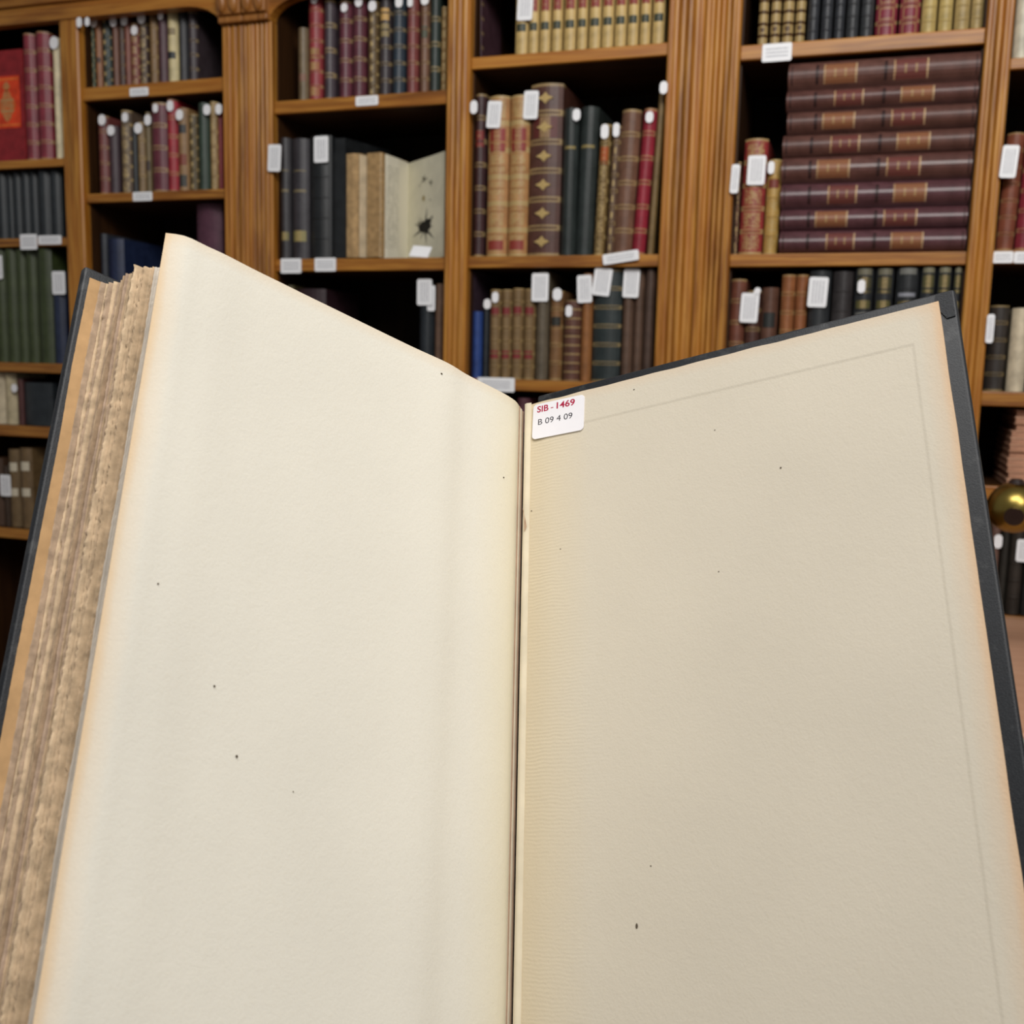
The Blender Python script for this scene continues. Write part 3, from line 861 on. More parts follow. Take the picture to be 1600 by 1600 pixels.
zs = SHELF[('b1', 2)][1]+.0004
Yo = D+.03
GV = .105                                   # depth of the valley between its pages
xg = WX(637, 320, Yo+GV)
hob = WZ(693, 236, Yo)-zs
ob = tag(empty('open_book', (xg, Yo+GV, zs)), 'old book standing open to an insect illustration on the shelf', 'book')
def lx(px, y): return WX(px, 320, Yo+y)-xg
spread = plain('faded_page', '#ddd8c0', .85, 1, .15, .05, 30)
link('page_block', prism('page_block', [(lx(541, 0), .002-GV), (lx(552, 0), -.001-GV), (lx(562, 0), .005-GV), (-.03, .03), (lx(541, 0)+.03, .035)], .004, hob+.004), plain('page_edges_buff', '#b3946a', .9, 1, .1, .14, 90), ob)
for k in range(3):
    a = 563+k*3.2
    link('loose_leaf', strip_sheet([(lx(a, 0), -.003-GV+.004*k), ((lx(a, 0))*.55, -.5*GV), (-.006, .004)], .004, hob-.002*k, .0012), plain('loose_leaf_paper', '#d3c0a0', .85), ob)
link('page_block', prism('page_block', [(lx(573, 0), .001-GV), (lx(594, 0), -.003-GV), (lx(597, 0), .001-GV), (0, .0), (-.012, .012)], .004, hob+.003), plain('page_edges_brown', '#a98a60', .9, 1, .1, .14, 90), ob)
lp = [(lx(595, 0), -.002-GV), (lx(606, .02), .02-GV), (lx(622, .06), .06-GV), (lx(632, .09), .092-GV), (0, 0)]
link('text_page', strip_sheet(lp, .003, hob+.002, .0009), text_page('printed_text_page', '#e2dcc8'), ob)
rp = [(0, 0), (lx(642, .095), -.010), (lx(655, .07), -.035), (lx(675, .035), -.070), (lx(694, 0), -GV)]
rpg = link('picture_page', strip_sheet(rp, .003, hob, .0009), spread, ob)
cl = [(lx(523, 0), -.005-GV), (lx(531, 0)+.03, -.03), (-.03, .045), (.0, .05), (.03, .035), (lx(695, 0), .006-GV)]
link('cover', strip_sheet(cl, 0, hob+.006, .004), spine_mat('#15181a', 'n', 3), ob)
link('cover', prism('cover', [(lx(523, 0), -.001-GV), (lx(540, 0), -.001-GV), (lx(540, 0)+.04, .035), (lx(523, 0)+.04, .035)], 0, WZ(531, 216, Yo)-zs), spine_mat('#15181a', 'n', 3), ob)


def ink_shape(px, py, pts, rad=1.0):
    """flat ink drawing lying on the picture page"""
    a, b = Vector(rp[3]), Vector(rp[4])
    a2 = Vector(rp[2])
    wx = WX(px, py, Yo+.055)-xg
    segs = list(zip(rp[:-1], rp[1:]))
    for (p, q) in segs:
        if p[0] <= wx <= q[0]: break
    p, q = Vector(p), Vector(q)
    d = (q-p).normalized(); s = (wx-p.x)/d.x
    base = p+d*s
    nrm = Vector((d.y, -d.x))
    zc = WZ(px, py, Yo+GV+base.y)-zs
    n = len(pts)
    vs = []
    for off in (.0004, .0002):
        for (u, v) in pts:
            c = base+d*u*rad+nrm*off
            vs.append((c.x, c.y, zc+v*rad))
    fs = [tuple(range(n)), tuple(range(2*n-1, n-1, -1))]+[(i, n+i, n+(i+1) % n, (i+1) % n) for i in range(n)]
    me = mesh('ink_drawing', vs, fs); fix(me)
    return me


def insect(px, py, R_, legs, mat):
    pts = []
    for k in range(legs*4):
        a = 2*pi*k/(legs*4)
        r_ = (1.0 if k % 4 == 0 else .34)*(1+.25*sin(3*a+px))
        pts.append((R_*r_*cos(a)*1.35, R_*r_*sin(a)))
    link('ink_drawing', ink_shape(px, py, pts), mat, rpg)


def disc(px, py, a_, b_, mat):
    link('ink_drawing', ink_shape(px, py, [(a_*cos(2*pi*k/12), b_*sin(2*pi*k/12)) for k in range(12)]), mat, rpg)


insect(664, 356, .036, 9, M['ink']); disc(664, 354, .028, .012, M['ink']); disc(672, 346, .014, .006, M['ink'])
faded = plain('faded_ink', '#6d6a58', .8)
insect(662, 280, .012, 5, faded); insect(678, 285, .009, 5, faded); disc(661, 310, .005, .006, plain('ochre_ink', '#9a8548', .8))
insect(651, 348, .008, 4, faded); insect(680, 340, .006, 4, faded); insect(652, 290, .004, 3, faded); insect(677, 312, .004, 3, faded)

me = card_mesh(.043, .03, .002)
cd = tag(link('caption_card', me, M['white_plain']), 'small white card lying at the foot of the open book', 'card')
c = W(656, 393, Yo-.012)
cd.location = (c.x, D+.022, zs+.0125); cd.rotation_euler = (radians(-38), radians(5), 0)

# --- stack of pink paper booklets in the rightmost bay
zs = SHELF[('c2', 4)][1]
ztop = WZ(1590, 641, D+.03)
nb = 11
hb = (ztop-zs)/nb
names_b = ['bottom one', 'second from bottom', 'third from bottom', 'fourth from bottom', 'fifth from bottom', 'sixth from bottom', 'seventh from bottom',
           'eighth from bottom', 'ninth from bottom', 'second from top', 'topmost one']
pinks = [plain('pink_paper_'+str(i), h_, .85, 1, .15, .1, 60) for i, h_ in enumerate(('#c79a7e', '#b88a70', '#d0a68a'))]
for i in range(nb):
    x0 = WX(1577+ (6 if i > 7 else 0) + random.uniform(-1.5, 2.5), 700, D+.03)
    e = tag(empty('booklet', (x0, D+.03+random.uniform(0, .006), zs+i*hb+.0002)), f'worn pink paper booklet, {names_b[i]} in the pile at the right edge', 'booklet', 'pink booklets in a pile')
    link('leaves', box_mesh('leaves', .0015, .15, .0015, .2, hb*.12, hb*.86, .0008, 1), pinks[1], e)
    link('wrapper', box_mesh('wrapper', 0, .152, 0, .203, hb*.86, hb*.99), pinks[0 if i % 3 else 2], e)
    link('wrapper', box_mesh('wrapper', 0, .152, 0, .203, 0, hb*.12), pinks[0], e)

# ------------------------------------------------------------------ table with brass lamp at the right edge
ztab = .0
pA = W(1563, 964, D-.02)
ztab = pA.z
# the front edge of the table lies where its surface reaches pixel row 1146
r = ray(1592, 1146)
kk = (ztab-CAM.z)/r.z
yfront = (CAM+r*kk).y
xl = pA.x-.16
tb = tag(empty('side_table', (xl+.35, (D-.02+yfront)/2, 0)), 'pale wooden table top at the right edge before the bookcase', 'table')
ox, oy = xl+.35, (D-.02+yfront)/2
hy = (D-.02-yfront)/2
link('table_top', box_mesh('table_top', -.35, .35, -hy, hy, ztab-.022, ztab, .003), M['table_wood'], tb)
link('edge_moulding', box_mesh('edge_moulding', -.345, .345, -hy-.006, -hy+.004, ztab-.020, ztab-.006, .003), M['grey_green'], tb)
link('apron', box_mesh('apron', -.32, .32, -hy+.03, hy-.03, ztab-.12, ztab-.022, .002), M['grey_green'], tb)
for sx in (-1, 1):
    for sy in (-1, 1):
        link('leg', box_mesh('leg', sx*.30-.022, sx*.30+.022, sy*(hy-.055)-.022, sy*(hy-.055)+.022, 0, ztab-.022, .003), M['grey_green'], tb)

Yb = 1.62
cb = W(1585, 793, Yb)
rb = 40/FPX*(cb-CAM).dot(FWD)
bl = tag(empty('brass_lamp', (cb.x+.2, Yb, ztab)), 'polished brass ball with a dark socket at the right edge', 'lamp')
ctr = cb-Vector(bl.location)
bm = bmesh.new(); bmesh.ops.create_uvsphere(bm, u_segments=40, v_segments=24, radius=rb)
me = bpy.data.meshes.new('ball'); bm.to_mesh(me); bm.free()
for p in me.polygons: p.use_smooth = True
link('ball', me, M['brass'], bl, ctr)
cdir = (CAM-cb).normalized()
sd = (cdir+Vector((0.02, 0, -.36))).normalized()


def tube(p0, p1, rad, seg=20, rad1=None):
    p0, p1 = Vector(p0), Vector(p1)
    d = (p1-p0).normalized()
    a = d.orthogonal().normalized(); b = d.cross(a)
    rad1 = rad if rad1 is None else rad1
    vs = [p0+(a*cos(2*pi*k/seg)+b*sin(2*pi*k/seg))*rad for k in range(seg)]+[p1+(a*cos(2*pi*k/seg)+b*sin(2*pi*k/seg))*rad1 for k in range(seg)]
    fs = [(k, (k+1) % seg, seg+(k+1) % seg, seg+k) for k in range(seg)]+[tuple(range(seg-1, -1, -1)), tuple(range(seg, 2*seg))]
    me = mesh('tube', vs, fs)
    fix(me)
    return me


link('socket', tube(ctr+sd*rb*.86, ctr+sd*rb*1.04, rb*.36), M['brass_socket'], bl)
link('cap', tube(ctr+Vector((0, 0, rb*.93)), ctr+Vector((0, 0, rb*1.12)), rb*.34, 20, rb*.2), M['brass_socket'], bl)
link('arm', tube(ctr+Vector((rb*.9, 0, 0)), (0, 0, ctr.z), .006), M['brass'], bl)
link('post', tube((0, 0, .01), (0, 0, ctr.z+.004), .008), M['brass'], bl)
link('base', tube((0, 0, 0.0003), (0, 0, .014), .06, 32, .05), M['brass'], bl)

# ------------------------------------------------------------------ the large open book held in front
GD = .555                                   # distance of the gutter top from the camera
uc = Vector((100.0, 4250.0, 1600.0)).normalized()     # spine axis in camera terms (right, up, forward)
BZ = (RIGHT*uc.x + UP*uc.y + FWD*uc.z).normalized()
BX = (RIGHT - BZ*RIGHT.dot(BZ)).normalized()
BY = BZ.cross(BX)
BH = .350                                   # page height
TOP = CAM + ray(818, 637)*GD
BORG = TOP - BZ*BH
big = tag(empty('open_book'), 'large old book held open at its blank endpapers, dark cloth cover', 'book')
big.matrix_world = Matrix(((BX.x, BY.x, BZ.x, BORG.x), (BX.y, BY.y, BZ.y, BORG.y), (BX.z, BY.z, BZ.z, BORG.z), (0, 0, 0, 1)))


def TP(px, py, dz=0.0):
    """plan position (x, y) in the book where the top plane is seen at this pixel"""
    r_ = ray(px, py)
    k_ = ((BORG+BZ*(BH+dz)-CAM).dot(BZ))/r_.dot(BZ)
    q = CAM+r_*k_-BORG
    return Vector((q.dot(BX), q.dot(BY)))


def smooth_path(pts, n):
    """resample a polyline evenly (Catmull-Rom)"""
    P = [Vector(p) for p in pts]
    dense = []
    for i in range(len(P)-1):
        p0, p1, p2, p3 = P[max(i-1, 0)], P[i], P[i+1], P[min(i+2, len(P)-1)]
        for q in range(12):
            t = q/12
            dense.append(.5*((2*p1)+(p2-p0)*t+(2*p0-5*p1+4*p2-p3)*t*t+(3*p1-p0-3*p2+p3)*t**3))
    dense.append(P[-1])
    L = [0.0]
    for a, b in zip(dense, dense[1:]): L.append(L[-1]+(b-a).length)
    out, j = [], 0
    for i in range(n+1):
        s = L[-1]*i/n
        while j < len(L)-2 and L[j+1] < s: j += 1
        d = L[j+1]-L[j]
        out.append(dense[j].lerp(dense[j+1], (s-L[j])/d if d else 0))
    return out


def aged_paper(name, hexc, edge, side, laid=0.0, gut=None, k=1.0, fleck=1.0):
    """aged sheet: brown toned fore edge, soft mottling, fine fibre relief, sparse foxing"""
    t = NT(name)
    tc = t.n('ShaderNodeTexCoord'); sp = t.n('ShaderNodeSeparateXYZ'); t.l(tc.outputs['UV'], sp.inputs[0])
    u, v = sp.outputs[0], sp.outputs[1]
    ob = t.coord('Object')
    n1 = t.noise(ob, 14, 3, .5); n2 = t.noise(ob, 900, 3, .6); n3 = t.noise(ob, 260, 2, .6)
    c = lin(hexc, k)
    col = t.mix(t.ramp(n1, .3, .7), tuple(x*.965 for x in c[:3])+(1,), tuple(min(.95, x*1.02) for x in c[:3])+(1,))
    col = t.mix(t.math('MULTIPLY', t.ramp(n2, .5, .8), .10), col, lin('#cbb68c', k))
    wob = t.math('MULTIPLY', t.math('SUBTRACT', t.noise(ob, 30, 3), .5), .018)
    uu = t.math('ADD', u if side == 'r' else t.math('SUBTRACT', 1.0, u), wob)     # 1 at the fore edge
    e1 = t.ramp(uu, .95, 1.005); e2 = t.ramp(uu, .982, 1.0)
    tp = t.ramp(t.math('ADD', v, t.math('MULTIPLY', wob, .5)), .982, 1.005)
    col = t.mix(t.math('MULTIPLY', e1, .45), col, lin(edge, k))
    col = t.mix(t.math('MULTIPLY', e2, .55), col, lin(edge, k))
    col = t.mix(t.math('MULTIPLY', tp, .35), col, lin(edge, k))
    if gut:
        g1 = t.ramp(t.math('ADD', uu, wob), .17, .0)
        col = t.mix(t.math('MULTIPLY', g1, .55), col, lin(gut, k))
    vo = t.n('ShaderNodeTexVoronoi'); vo.inputs['Scale'].default_value = 55
    t.l(ob, vo.inputs['Vector'])
    h = t.math('ADD', t.math('MULTIPLY', n2, .5), t.math('MULTIPLY', n3, .5))
    if laid:
        lv = t.n('ShaderNodeTexWave', wave_type='BANDS', bands_direction='Z')
        lv.inputs['Scale'].default_value = 175; lv.inputs['Distortion'].default_value = 5.0; lv.inputs['Detail'].default_value = 2
        lv.inputs['Detail Scale'].default_value = .6
        t.l(ob, lv.inputs['Vector'])
        zone = t.math('MULTIPLY', t.ramp(uu, .22, .05), t.ramp(n1, .35, .65))
        h = t.math('ADD', h, t.math('MULTIPLY', t.math('MULTIPLY', lv.outputs[1], zone), laid))
    t.bump(h, .4, .0005)
    return t.out(col, .82, .2)


def sheet_grid(name, path, z0, z1, nz, t, disp=None, back=True):
    """curved sheet with UVs (u along the path, v upwards), a little thickness behind"""
    n = len(path); nor = []
    for i in range(n):
        a = path[max(0, i-1)]; b = path[min(n-1, i+1)]
        d = (b-a).normalized(); nor.append(Vector((-d.y, d.x)))
    vs, uv, fs = [], [], []
    for side in (0, 1):
        for j in range(nz+1):
            for i in range(n):
                v_ = j/nz; u_ = i/(n-1)
                off = t if side else (disp(u_, v_) if disp else 0.0)
                p = path[i]+nor[i]*off
                zz = z0+(z1-z0)*v_
                vs.append((p.x, p.y, zz)); uv.append((u_, v_))
    N = n*(nz+1)
    for j in range(nz):
        for i in range(n-1):
            a = j*n+i
            fs.append((a, a+1, a+n+1, a+n)); fs.append((N+a, N+a+n, N+a+n+1, N+a+1))
    for i in range(n-1):
        fs.append((i, N+i, N+i+1, i+1)); a = nz*n+i
        fs.append((a, a+1, N+a+1, N+a))
    for j in range(nz):
        a = j*n; fs.append((a, a+n, N+a+n, N+a))
        a = j*n+n-1; fs.append((a, N+a, N+a+n, a+n))
    me = mesh(name, vs, fs)
    ul = me.uv_layers.new(name='UVMap')
    for lp_ in me.loops: ul.data[lp_.index].uv = uv[lp_.vertex_index]
    for p in me.polygons: p.use_smooth = True
    me.set_sharp_from_angle(angle=radians(40))
    return me


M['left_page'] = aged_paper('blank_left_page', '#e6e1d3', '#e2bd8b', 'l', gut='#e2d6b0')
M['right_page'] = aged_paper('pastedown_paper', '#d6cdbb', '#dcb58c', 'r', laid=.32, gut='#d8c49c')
M['cloth'] = None
t = NT('charcoal_book_cloth')
ob = t.coord('Object')
n1 = t.noise(ob, 1800, 2); n2 = t.noise(ob, 25, 3); n3 = t.noise(ob, 150, 3)
c = t.mix(t.ramp(n1, .35, .7), lin('#121418'), lin('#202327'))
c = t.mix(t.math('MULTIPLY', t.ramp(t.math('MULTIPLY', n2, n3), .3, .42), .35), c, lin('#5b5c5c'))
t.bump(n1, .35, .0003)
M['cloth'] = t.out(c, .5, .45)
M['stub'] = plain('hinge_paper', '#e4d8be', .85, 1, .15, .06, 60)
M['hinge_dark'] = plain('gutter_leaf', '#c9aa90', .85, 1, .1, .1, 60)

# the blank left page (free endpaper), curved down into the gutter
lpx = [(259, 364), (290, 369), (322, 384), (354, 399), (396, 421), (439, 442.5), (480, 463), (560, 502), (640, 540), (700, 567), (732, 586),
       (781, 611), (801, 623), (808, 629), (811.5, 635)]
lpath = smooth_path([TP(*p) for p in lpx], 60)
LW = sum((b-a).length for a, b in zip(lpath, lpath[1:]))
page = link('left_page', sheet_grid('left_page', lpath, 0, BH, 24, .0004,
            lambda u_, v_: .0006*sin(5*u_+3*v_)*sin(pi*u_)), M['left_page'], big)
page['label'] = 'blank cream left page with browned edge'

# text block: gatherings of leaves fanned between the left page and the front board
pdir = (lpath[30]-lpath[5]).normalized()
fore_px = [(275, 404), (252, 411), (241, 409), (238, 412), (225, 408), (214, 411), (208, 420), (197, 423), (187, 435), (176, 437), (160, 437), (151, 434), (143, 430)]
fpath = smooth_path([TP(*p) for p in fore_px], 200)


def fore_at(s):
    return fpath[min(200, max(0, int(round(s*200))))]


gut = TP(813, 637)
nback = Vector((-pdir.y, pdir.x))
if nback.y < 0: nback = -nback
THK = .040
NS = 48
random.seed(11)
cuts = [0.0]
for i in range(NS): cuts.append(cuts[-1]+random.uniform(.5, 1.6)*(2.6 if i == 8 else 1.0)*(1.3 if i == NS-1 else 1))
cuts = [c_/cuts[-1] for c_ in cuts]
tones = ['#b79f82', '#a58b70', '#c4aa8a', '#9c8268', '#cbb292', '#b09880', '#ad9580']
secm = [plain('leaf_edges_'+str(i), h_, .9, 1.05, .1, .16, 220) for i, h_ in enumerate(tones)]
white_leaf = plain('leaf_edges_pale', '#d0c6b8', .9, 1.05, .1, .06, 120)
tan_leaf = plain('leaf_edges_amber', '#c9a274', .85, 1.0, .15, .10, 90)


def gathering(i):
    s0, s1 = cuts[i], cuts[i+1]
    gap = .11*(s1-s0)
    F0, F1 = fore_at(s0+gap), fore_at(s1-gap)
    S0 = gut+nback*(THK*s0)+pdir*(.003*sin(pi*s0)); S1 = gut+nback*(THK*(s1-.1*(s1-s0)))+pdir*(.003*sin(pi*s1))
    nz = 230
    ztop = BH-.0012-abs(random.gauss(0, .0012))
    rough = .00010+.00042*(1 if (.27 < s0 < .42 or i % 7 == 3) else .15)*(0 if i == NS-1 else 1)
    shift = random.uniform(-.0018, .0007) if i < NS-1 else .0006
    seed = i*7.31
    vs, fs = [], []
    out = -(S0-F0).normalized()
    for j in range(nz+1):
        zz = ztop*j/nz
        q = zz*520
        a = shift+rough*(noise.noise(Vector((seed, q, 0)))*1.3+.5*noise.noise(Vector((seed+4, q*3.1, 0))))
        a += .0007*noise.noise(Vector((seed+9, zz*22, 0)))
        b_ = a+rough*.8*noise.noise(Vector((seed+2, q*1.4, 5)))
        mid = (F0+F1)/2+out*(max(a, b_)+min(.0006, .0004*(s1-s0)*NS))
        row_ = [F0-out*.004, F0+out*a, mid, F1+out*b_, F1-out*.004]
        for p in row_: vs.append((p.x, p.y, zz))
    k_ = 5
    for j in range(nz):
        for m_ in range(k_-1):
            a = j*k_+m_
            fs.append((a, a+k_, a+k_+1, a+1))
    fs.append(tuple(range(k_))); fs.append(tuple(range(nz*k_+k_-1, nz*k_-1, -1)))
    # plain slab behind the worn edge, back to the spine
    st = len(vs)
    for zz in (0.0, ztop):
        for p in (F0-out*.0035, F1-out*.0035, S1, S0): vs.append((p.x, p.y, zz))
    for f_ in ((0, 3, 2, 1), (4, 5, 6, 7), (0, 1, 5, 4), (1, 2, 6, 5), (2, 3, 7, 6), (3, 0, 4, 7)):
        fs.append(tuple(st+i_ for i_ in f_))
    me = mesh('leaf_gathering', vs, fs); fix(me)
    mat = white_leaf if s0 < .25 else (tan_leaf if i >= NS-1 else (secm[(0, 2, 4)[i % 3]] if s0 < .4 else secm[random.randrange(len(secm))]))
    return link('leaf_gathering', me, mat, big)


for i in range(NS): gathering(i)

# front board (far left), seen on its fore edge
OV = .0035
BT = .0046
bi = fore_at(1.0)-pdir*.0032+nback*.0003     # inner fore-edge corner, just clear of the leaves
bnor = -nback
bo = bi+nback*BT
end = bo+pdir*(LW-.002)
pts = [bo, bi, end+bnor*BT, end]


def board(name, corners, z0, z1, bev=.0012):
    bm = bmesh.new()
    lo = [bm.verts.new((p.x, p.y, z0)) for p in corners]; hi = [bm.verts.new((p.x, p.y, z1)) for p in corners]
    n_ = len(corners)
    bm.faces.new(lo[::-1]); bm.faces.new(hi)
    for i in range(n_): bm.faces.new((lo[i], lo[(i+1) % n_], hi[(i+1) % n_], hi[i]))
    bmesh.ops.recalc_face_normals(bm, faces=bm.faces)
    bmesh.ops.bevel(bm, geom=list(bm.edges), offset=bev, segments=3, profile=.5, affect='EDGES')
    me = bpy.data.meshes.new(name); bm.to_mesh(me); bm.free()
    for p in me.polygons: p.use_smooth = True
    return me


fb = link('front_board', board('front_board', pts, -OV, BH+OV), M['cloth'], big)
fb['label'] = 'dark cloth front cover seen edge on at left'

# back board (right) with the pastedown glued inside
pa, pb = TP(829, 631), TP(1467.5, 469)
rdir = (pb-pa).normalized()
rnor = Vector((-rdir.y, rdir.x))            # away from the reader
if rnor.y < 0: rnor = -rnor
PWid = (pb-pa).length
off = .0009
b0 = pa+rdir*.0035+rnor*off; b1 = TP(1488, 464, 0.0); b1 = pa+rdir*((b1-pa).dot(rdir)+.0012)+rnor*off
RB = .0045
bb = link('back_board', board('back_board', [b0, b1, b1+rnor*RB, b0+rnor*RB], -.0045, BH+.0045, .0014), M['cloth'], big)
bb['label'] = 'dark cloth back cover behind the right page'
# folded cloth corner of the turn-in
cz = BH+.0045
crn = [(0, 0), (.0, -.0125), (-.0035, -.0128), (-.0072, -.0062), (-.0075, -.0045), (-.0068, -.0002)]
vs = []
for o_ in (-.0005, .0003):
    for (a, b_) in crn:
        p = b1+rdir*(a-.0011)+rnor*o_
        vs.append((p.x, p.y, cz-.0011+b_))
n_ = len(crn)
me = mesh('corner_fold', vs, [tuple(range(n_)), tuple(range(2*n_-1, n_-1, -1))]+[(i, (i+1) % n_, n_+(i+1) % n_, n_+i) for i in range(n_)]); fix(me)
link('corner_fold', me, M['cloth'], bb)


def board_sz(px, py):
    """(s along the pastedown, z) of a pixel on the pastedown plane"""
    nw = BX*rnor.x+BY*rnor.y
    p0 = BORG+BX*pa.x+BY*pa.y
    r_ = ray(px, py)
    q = CAM+r_*((p0-CAM).dot(nw)/r_.dot(nw))-BORG
    return (Vector((q.dot(BX), q.dot(BY)))-pa).dot(rdir), q.dot(BZ)


s_r, z_r = board_sz(1428, 545)
s_t, z_t = board_sz(1200, 592)
UT, VT = s_r/PWid, z_t/BH


def ss(x, a, b):
    x = min(1, max(0, (x-a)/(b-a)))
    return x*x*(3-2*x)


def ridge(u_, v_):
    # the cloth turn-ins below the paper lift its margins; a fine crease runs along the step
    k_ = max(ss(u_, UT-.004, UT+.004), ss(v_, VT-.0025, VT+.0025))
    hinge = ss(u_, .055, .015)
    return -.00022*k_+.0004*hinge+.00012*sin(9*u_)*sin(7*v_)


us = sorted(set([i/60 for i in range(61)]+[UT+d*.001 for d in range(-7, 8)]))
ppath = [pa+rdir*(PWid*u_) for u_ in us]


def pastedown():
    vz = sorted(set([i/40 for i in range(41)]+[VT+d*.0006 for d in range(-7, 8)]))
    n = len(us); vs, uv, fs = [], [], []
    for v_ in vz:
        for u_ in us:
            # slightly uneven right and upper edges
            eu = u_*(1-.0016*ss(u_, .9, 1)*(1+noise.noise(Vector((v_*14, 0, 3)))))
            p = pa+rdir*(PWid*eu)+rnor*ridge(u_, v_)
            zz = BH*v_-(.0004*(1+noise.noise(Vector((u_*16, 4, 1)))) if v_ > .999 else 0)
            vs.append((p.x, p.y, zz)); uv.append((u_, v_))
    nv = len(vz)
    for j in range(nv-1):
        for i in range(n-1):
            a = j*n+i; fs.append((a, a+1, a+n+1, a+n))
    # rim back to the board
    N = len(vs)
    rim = [i for i in range(n)]+[j*n+n-1 for j in range(1, nv)]+[(nv-1)*n+i for i in range(n-2, -1, -1)]+[j*n for j in range(nv-2, 0, -1)]
    for a in rim:
        x_, y_, z_ = vs[a]
        vs.append((x_+rnor.x*.0011, y_+rnor.y*.0011, z_)); uv.append(uv[a])
    m_ = len(rim)
    for k_ in range(m_): fs.append((rim[k_], N+k_, N+(k_+1) % m_, rim[(k_+1) % m_]))
    me = mesh('pastedown', vs, fs)
    ul = me.uv_layers.new(name='UVMap')
    for lp_ in me.loops: ul.data[lp_.index].uv = uv[lp_.vertex_index]
    for p in me.polygons: p.use_smooth = True
    me.set_sharp_from_angle(angle=radians(40))
    return me


pd = link('pastedown', pastedown(), M['right_page'], big)
pd['label'] = 'blank buff paper lining inside the back cover'

# spine of the cover, from the front board round behind the leaves to the back board
sp_path = smooth_path([end+bnor*.001, gut+nback*(THK+.012)+pdir*.006, gut+nback*(THK*.5)+pdir*.022, gut+nback*.002+pdir*.017, b0+rnor*RB*.6-rdir*.004, b0+rnor*RB*.6], 30)
link('spine', sheet_grid('spine', sp_path, -OV, BH-.001, 1, .0018), M['cloth'], big)

# inner hinge: leaf stubs in the gutter and the torn paper strip beside the pastedown
for k_, (pxa, pya, pxb, pyb, mt) in enumerate(((811.5, 634, 814, 637, 'hinge_dark'), (814.2, 635.5, 816.2, 637.5, 'stub'), (816.4, 637, 818.6, 638, 'hinge_dark'))):
    A_, B_ = TP(pxa, pya), TP(pxb, pyb)
    link('gutter_leaf', sheet_grid('gutter_leaf', [A_, (A_+B_)/2, B_], 0, BH-.001*k_, 2, .0004), M[mt], big)
A_, B_, C_ = TP(820.2, 633), TP(823.2, 631.5), TP(828.5, 631.2)
link('hinge_strip', sheet_grid('hinge_strip', [A_, (A_+B_)/2, B_, (B_+C_)/2, C_+rdir*.0007], 0, BH+.0006, 2, .0004), M['stub'], big)
# lifted tear of the strip
sT, zT = board_sz(824, 812)
tear = [(A_, zT+.0065), (A_.lerp(C_, .25), zT+.005), (A_.lerp(C_, .9), zT-.004), (A_.lerp(C_, .55), zT-.0065), (A_.lerp(C_, .3), zT-.001)]
vs = []
for o_ in (0.0, .0003):
    for i_, (p, zz) in enumerate(tear):
        lift = -.0012 if i_ in (2, 3) else -.0003
        q = p+rnor*(lift+o_); vs.append((q.x, q.y, zz))
me = mesh('torn_flap', vs, [tuple(range(5)), tuple(range(9, 4, -1))]+[(i, (i+1) % 5, 5+(i+1) % 5, 5+i) for i in range(5)]); fix(me)
link('torn_flap', me, M['hinge_dark'], big)

# shelf-mark sticker with its print
cn = [board_sz(*p) for p in ((833.5, 634), (914, 616.5), (912.5, 672), (833, 687.5))]
sc_ = sum(c_[0] for c_ in cn)/4; zc_ = sum(c_[1] for c_ in cn)/4
sw = ((cn[1][0]-cn[0][0])+(cn[2][0]-cn[3][0]))/2; sh = ((cn[0][1]-cn[3][1])+(cn[1][1]-cn[2][1]))/2
tilt = math.atan2((cn[1][1]-cn[0][1])+(cn[2][1]-cn[3][1]), 2*sw)
M['sticker'] = plain('sticker_paper', '#f2f0f4', .45, 1, .4, .015, 40)
M['crimson_print'] = plain('crimson_print', '#b01a44', .6, 1, .3, .03)
M['black_print'] = plain('black_print', '#2a2830', .6, 1, .3, .03)
sframe = Matrix(((rdir.x, rnor.x, 0, 0), (rdir.y, rnor.y, 0, 0), (0, 0, 1, 0), (0, 0, 0, 1)))
so = link('sticker', prism('sticker', rounded_rect(sw, sh, sh*.11, 6), -.00012, .0003, 'y'), M['sticker'], big)
spos = pa+rdir*sc_
so.matrix_local = Matrix.Translation((spos.x-rnor.x*.0005, spos.y-rnor.y*.0005, zc_)) @ sframe @ Matrix.Rotation(-tilt, 4, 'Y')
so['label'] = 'white sticker reading SIB - 1469 over B 09 4 09'


def print_line(txt, mat, width, cap, x_, z_, weight):
    """lettering set to a given width and cap height"""
    cu = bpy.data.curves.new('line', 'FONT'); cu.body = txt; cu.size = 1.0; cu.offset = weight
    cu.resolution_u = 5
    tmp = bpy.data.objects.new('line', cu); COL.objects.link(tmp)
    dg = bpy.context.evaluated_depsgraph_get()
    me = bpy.data.meshes.new_from_object(tmp.evaluated_get(dg))
    bpy.data.objects.remove(tmp); bpy.data.curves.remove(cu)
    xs = [v_.co.x for v_ in me.vertices]
    kx = width/(max(xs)-min(xs)); kz = cap/.70
    for v_ in me.vertices:
        v_.co = ((v_.co.x-min(xs))*kx, -.00016, v_.co.y*kz)
    me.materials.clear()
    link('printed_line', me, M[mat], so, (x_, 0, z_))


print_line('SIB', 'crimson_print', sw*.225, sh*.175, -sw*.42, sh*.255, .022)
print_line('-', 'crimson_print', sw*.05, sh*.175, -sw*.15, sh*.255, .0)
print_line('1469', 'crimson_print', sw*.355, sh*.175, -sw*.035, sh*.255, .022)
print_line('B 09 4 09', 'black_print', sw*.67, sh*.165, -sw*.39, -sh*.11, .0)

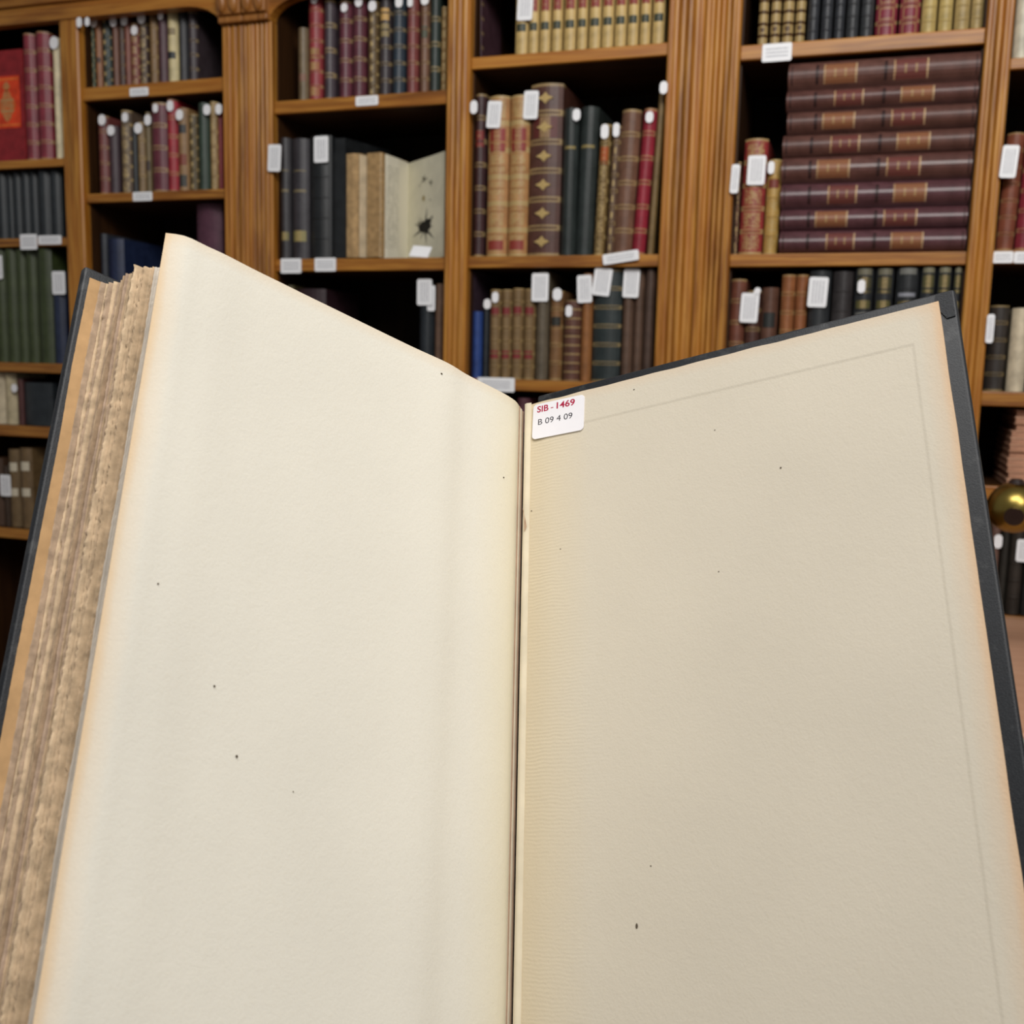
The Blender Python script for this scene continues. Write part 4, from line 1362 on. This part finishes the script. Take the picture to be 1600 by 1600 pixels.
# small ink flecks and foxing specks lying on the pages
def specks(name, items, place, parent):
    vs, fs = [], []
    for (px, py, rr, asp) in items:
        base, ax, nr = place(px, py)
        m_ = 7; st = len(vs)
        for off_ in (-.00022, .0002):
            for k_ in range(m_):
                a = 2*pi*k_/m_; q = rr*(1+.35*noise.noise(Vector((px+k_*3.3, py, 0))))
                p = base[0]+ax*(q*cos(a))+nr*off_
                vs.append((p.x, p.y, base[1]+q*asp*sin(a)))
        fs.append(tuple(range(st, st+m_)))
        fs.append(tuple(range(st+2*m_-1, st+m_-1, -1)))
        for k_ in range(m_): fs.append((st+k_, st+(k_+1) % m_, st+m_+(k_+1) % m_, st+m_+k_))
    me = mesh(name, vs, fs); fix(me)
    o_ = link(name, me, plain('foxing_brown', '#5c5040', .8), parent); o_['kind'] = 'stuff'
    return o_


def on_right(px, py):
    s_, z_ = board_sz(px, py)
    return (pa+rdir*s_+rnor*ridge(s_/PWid, z_/BH), z_), rdir, rnor


def on_left(px, py):
    r_ = ray(px, py); best = None
    for a, b_ in zip(lpath, lpath[1:]):
        d_ = (b_-a).normalized(); nr = Vector((-d_.y, d_.x))
        nw = BX*nr.x+BY*nr.y; p0 = BORG+BX*a.x+BY*a.y
        q = CAM+r_*((p0-CAM).dot(nw)/r_.dot(nw))-BORG
        f_ = (Vector((q.dot(BX), q.dot(BY)))-a).dot(d_)/(b_-a).length
        if 0 <= f_ <= 1: best = ((a+d_*f_*(b_-a).length, q.dot(BZ)), d_, nr)
    return best


specks('foxing_specks', [(995, 1447, .0005, 2.3), (1220, 731, .0004, 1), (991, 609, .0004, .6), (1117, 672, .0003, .6), (1123, 893, .0003, .7),
                         (830, 798, .0003, 1), (876, 858, .0003, .8), (1017, 1353, .0003, 1)], on_right, pd)
specks('foxing_specks', [(690, 584, .0006, .7), (479, 675, .0007, .8), (370, 1182, .0005, 1), (335, 1072, .0004, 1), (247, 912, .0004, .7), (652, 1155, .0003, .8),
                         (458, 1237, .0003, .8), (787, 746, .0004, .9), (548, 718, .0003, .7)], on_left, page)
bpy.context.view_layer.update()
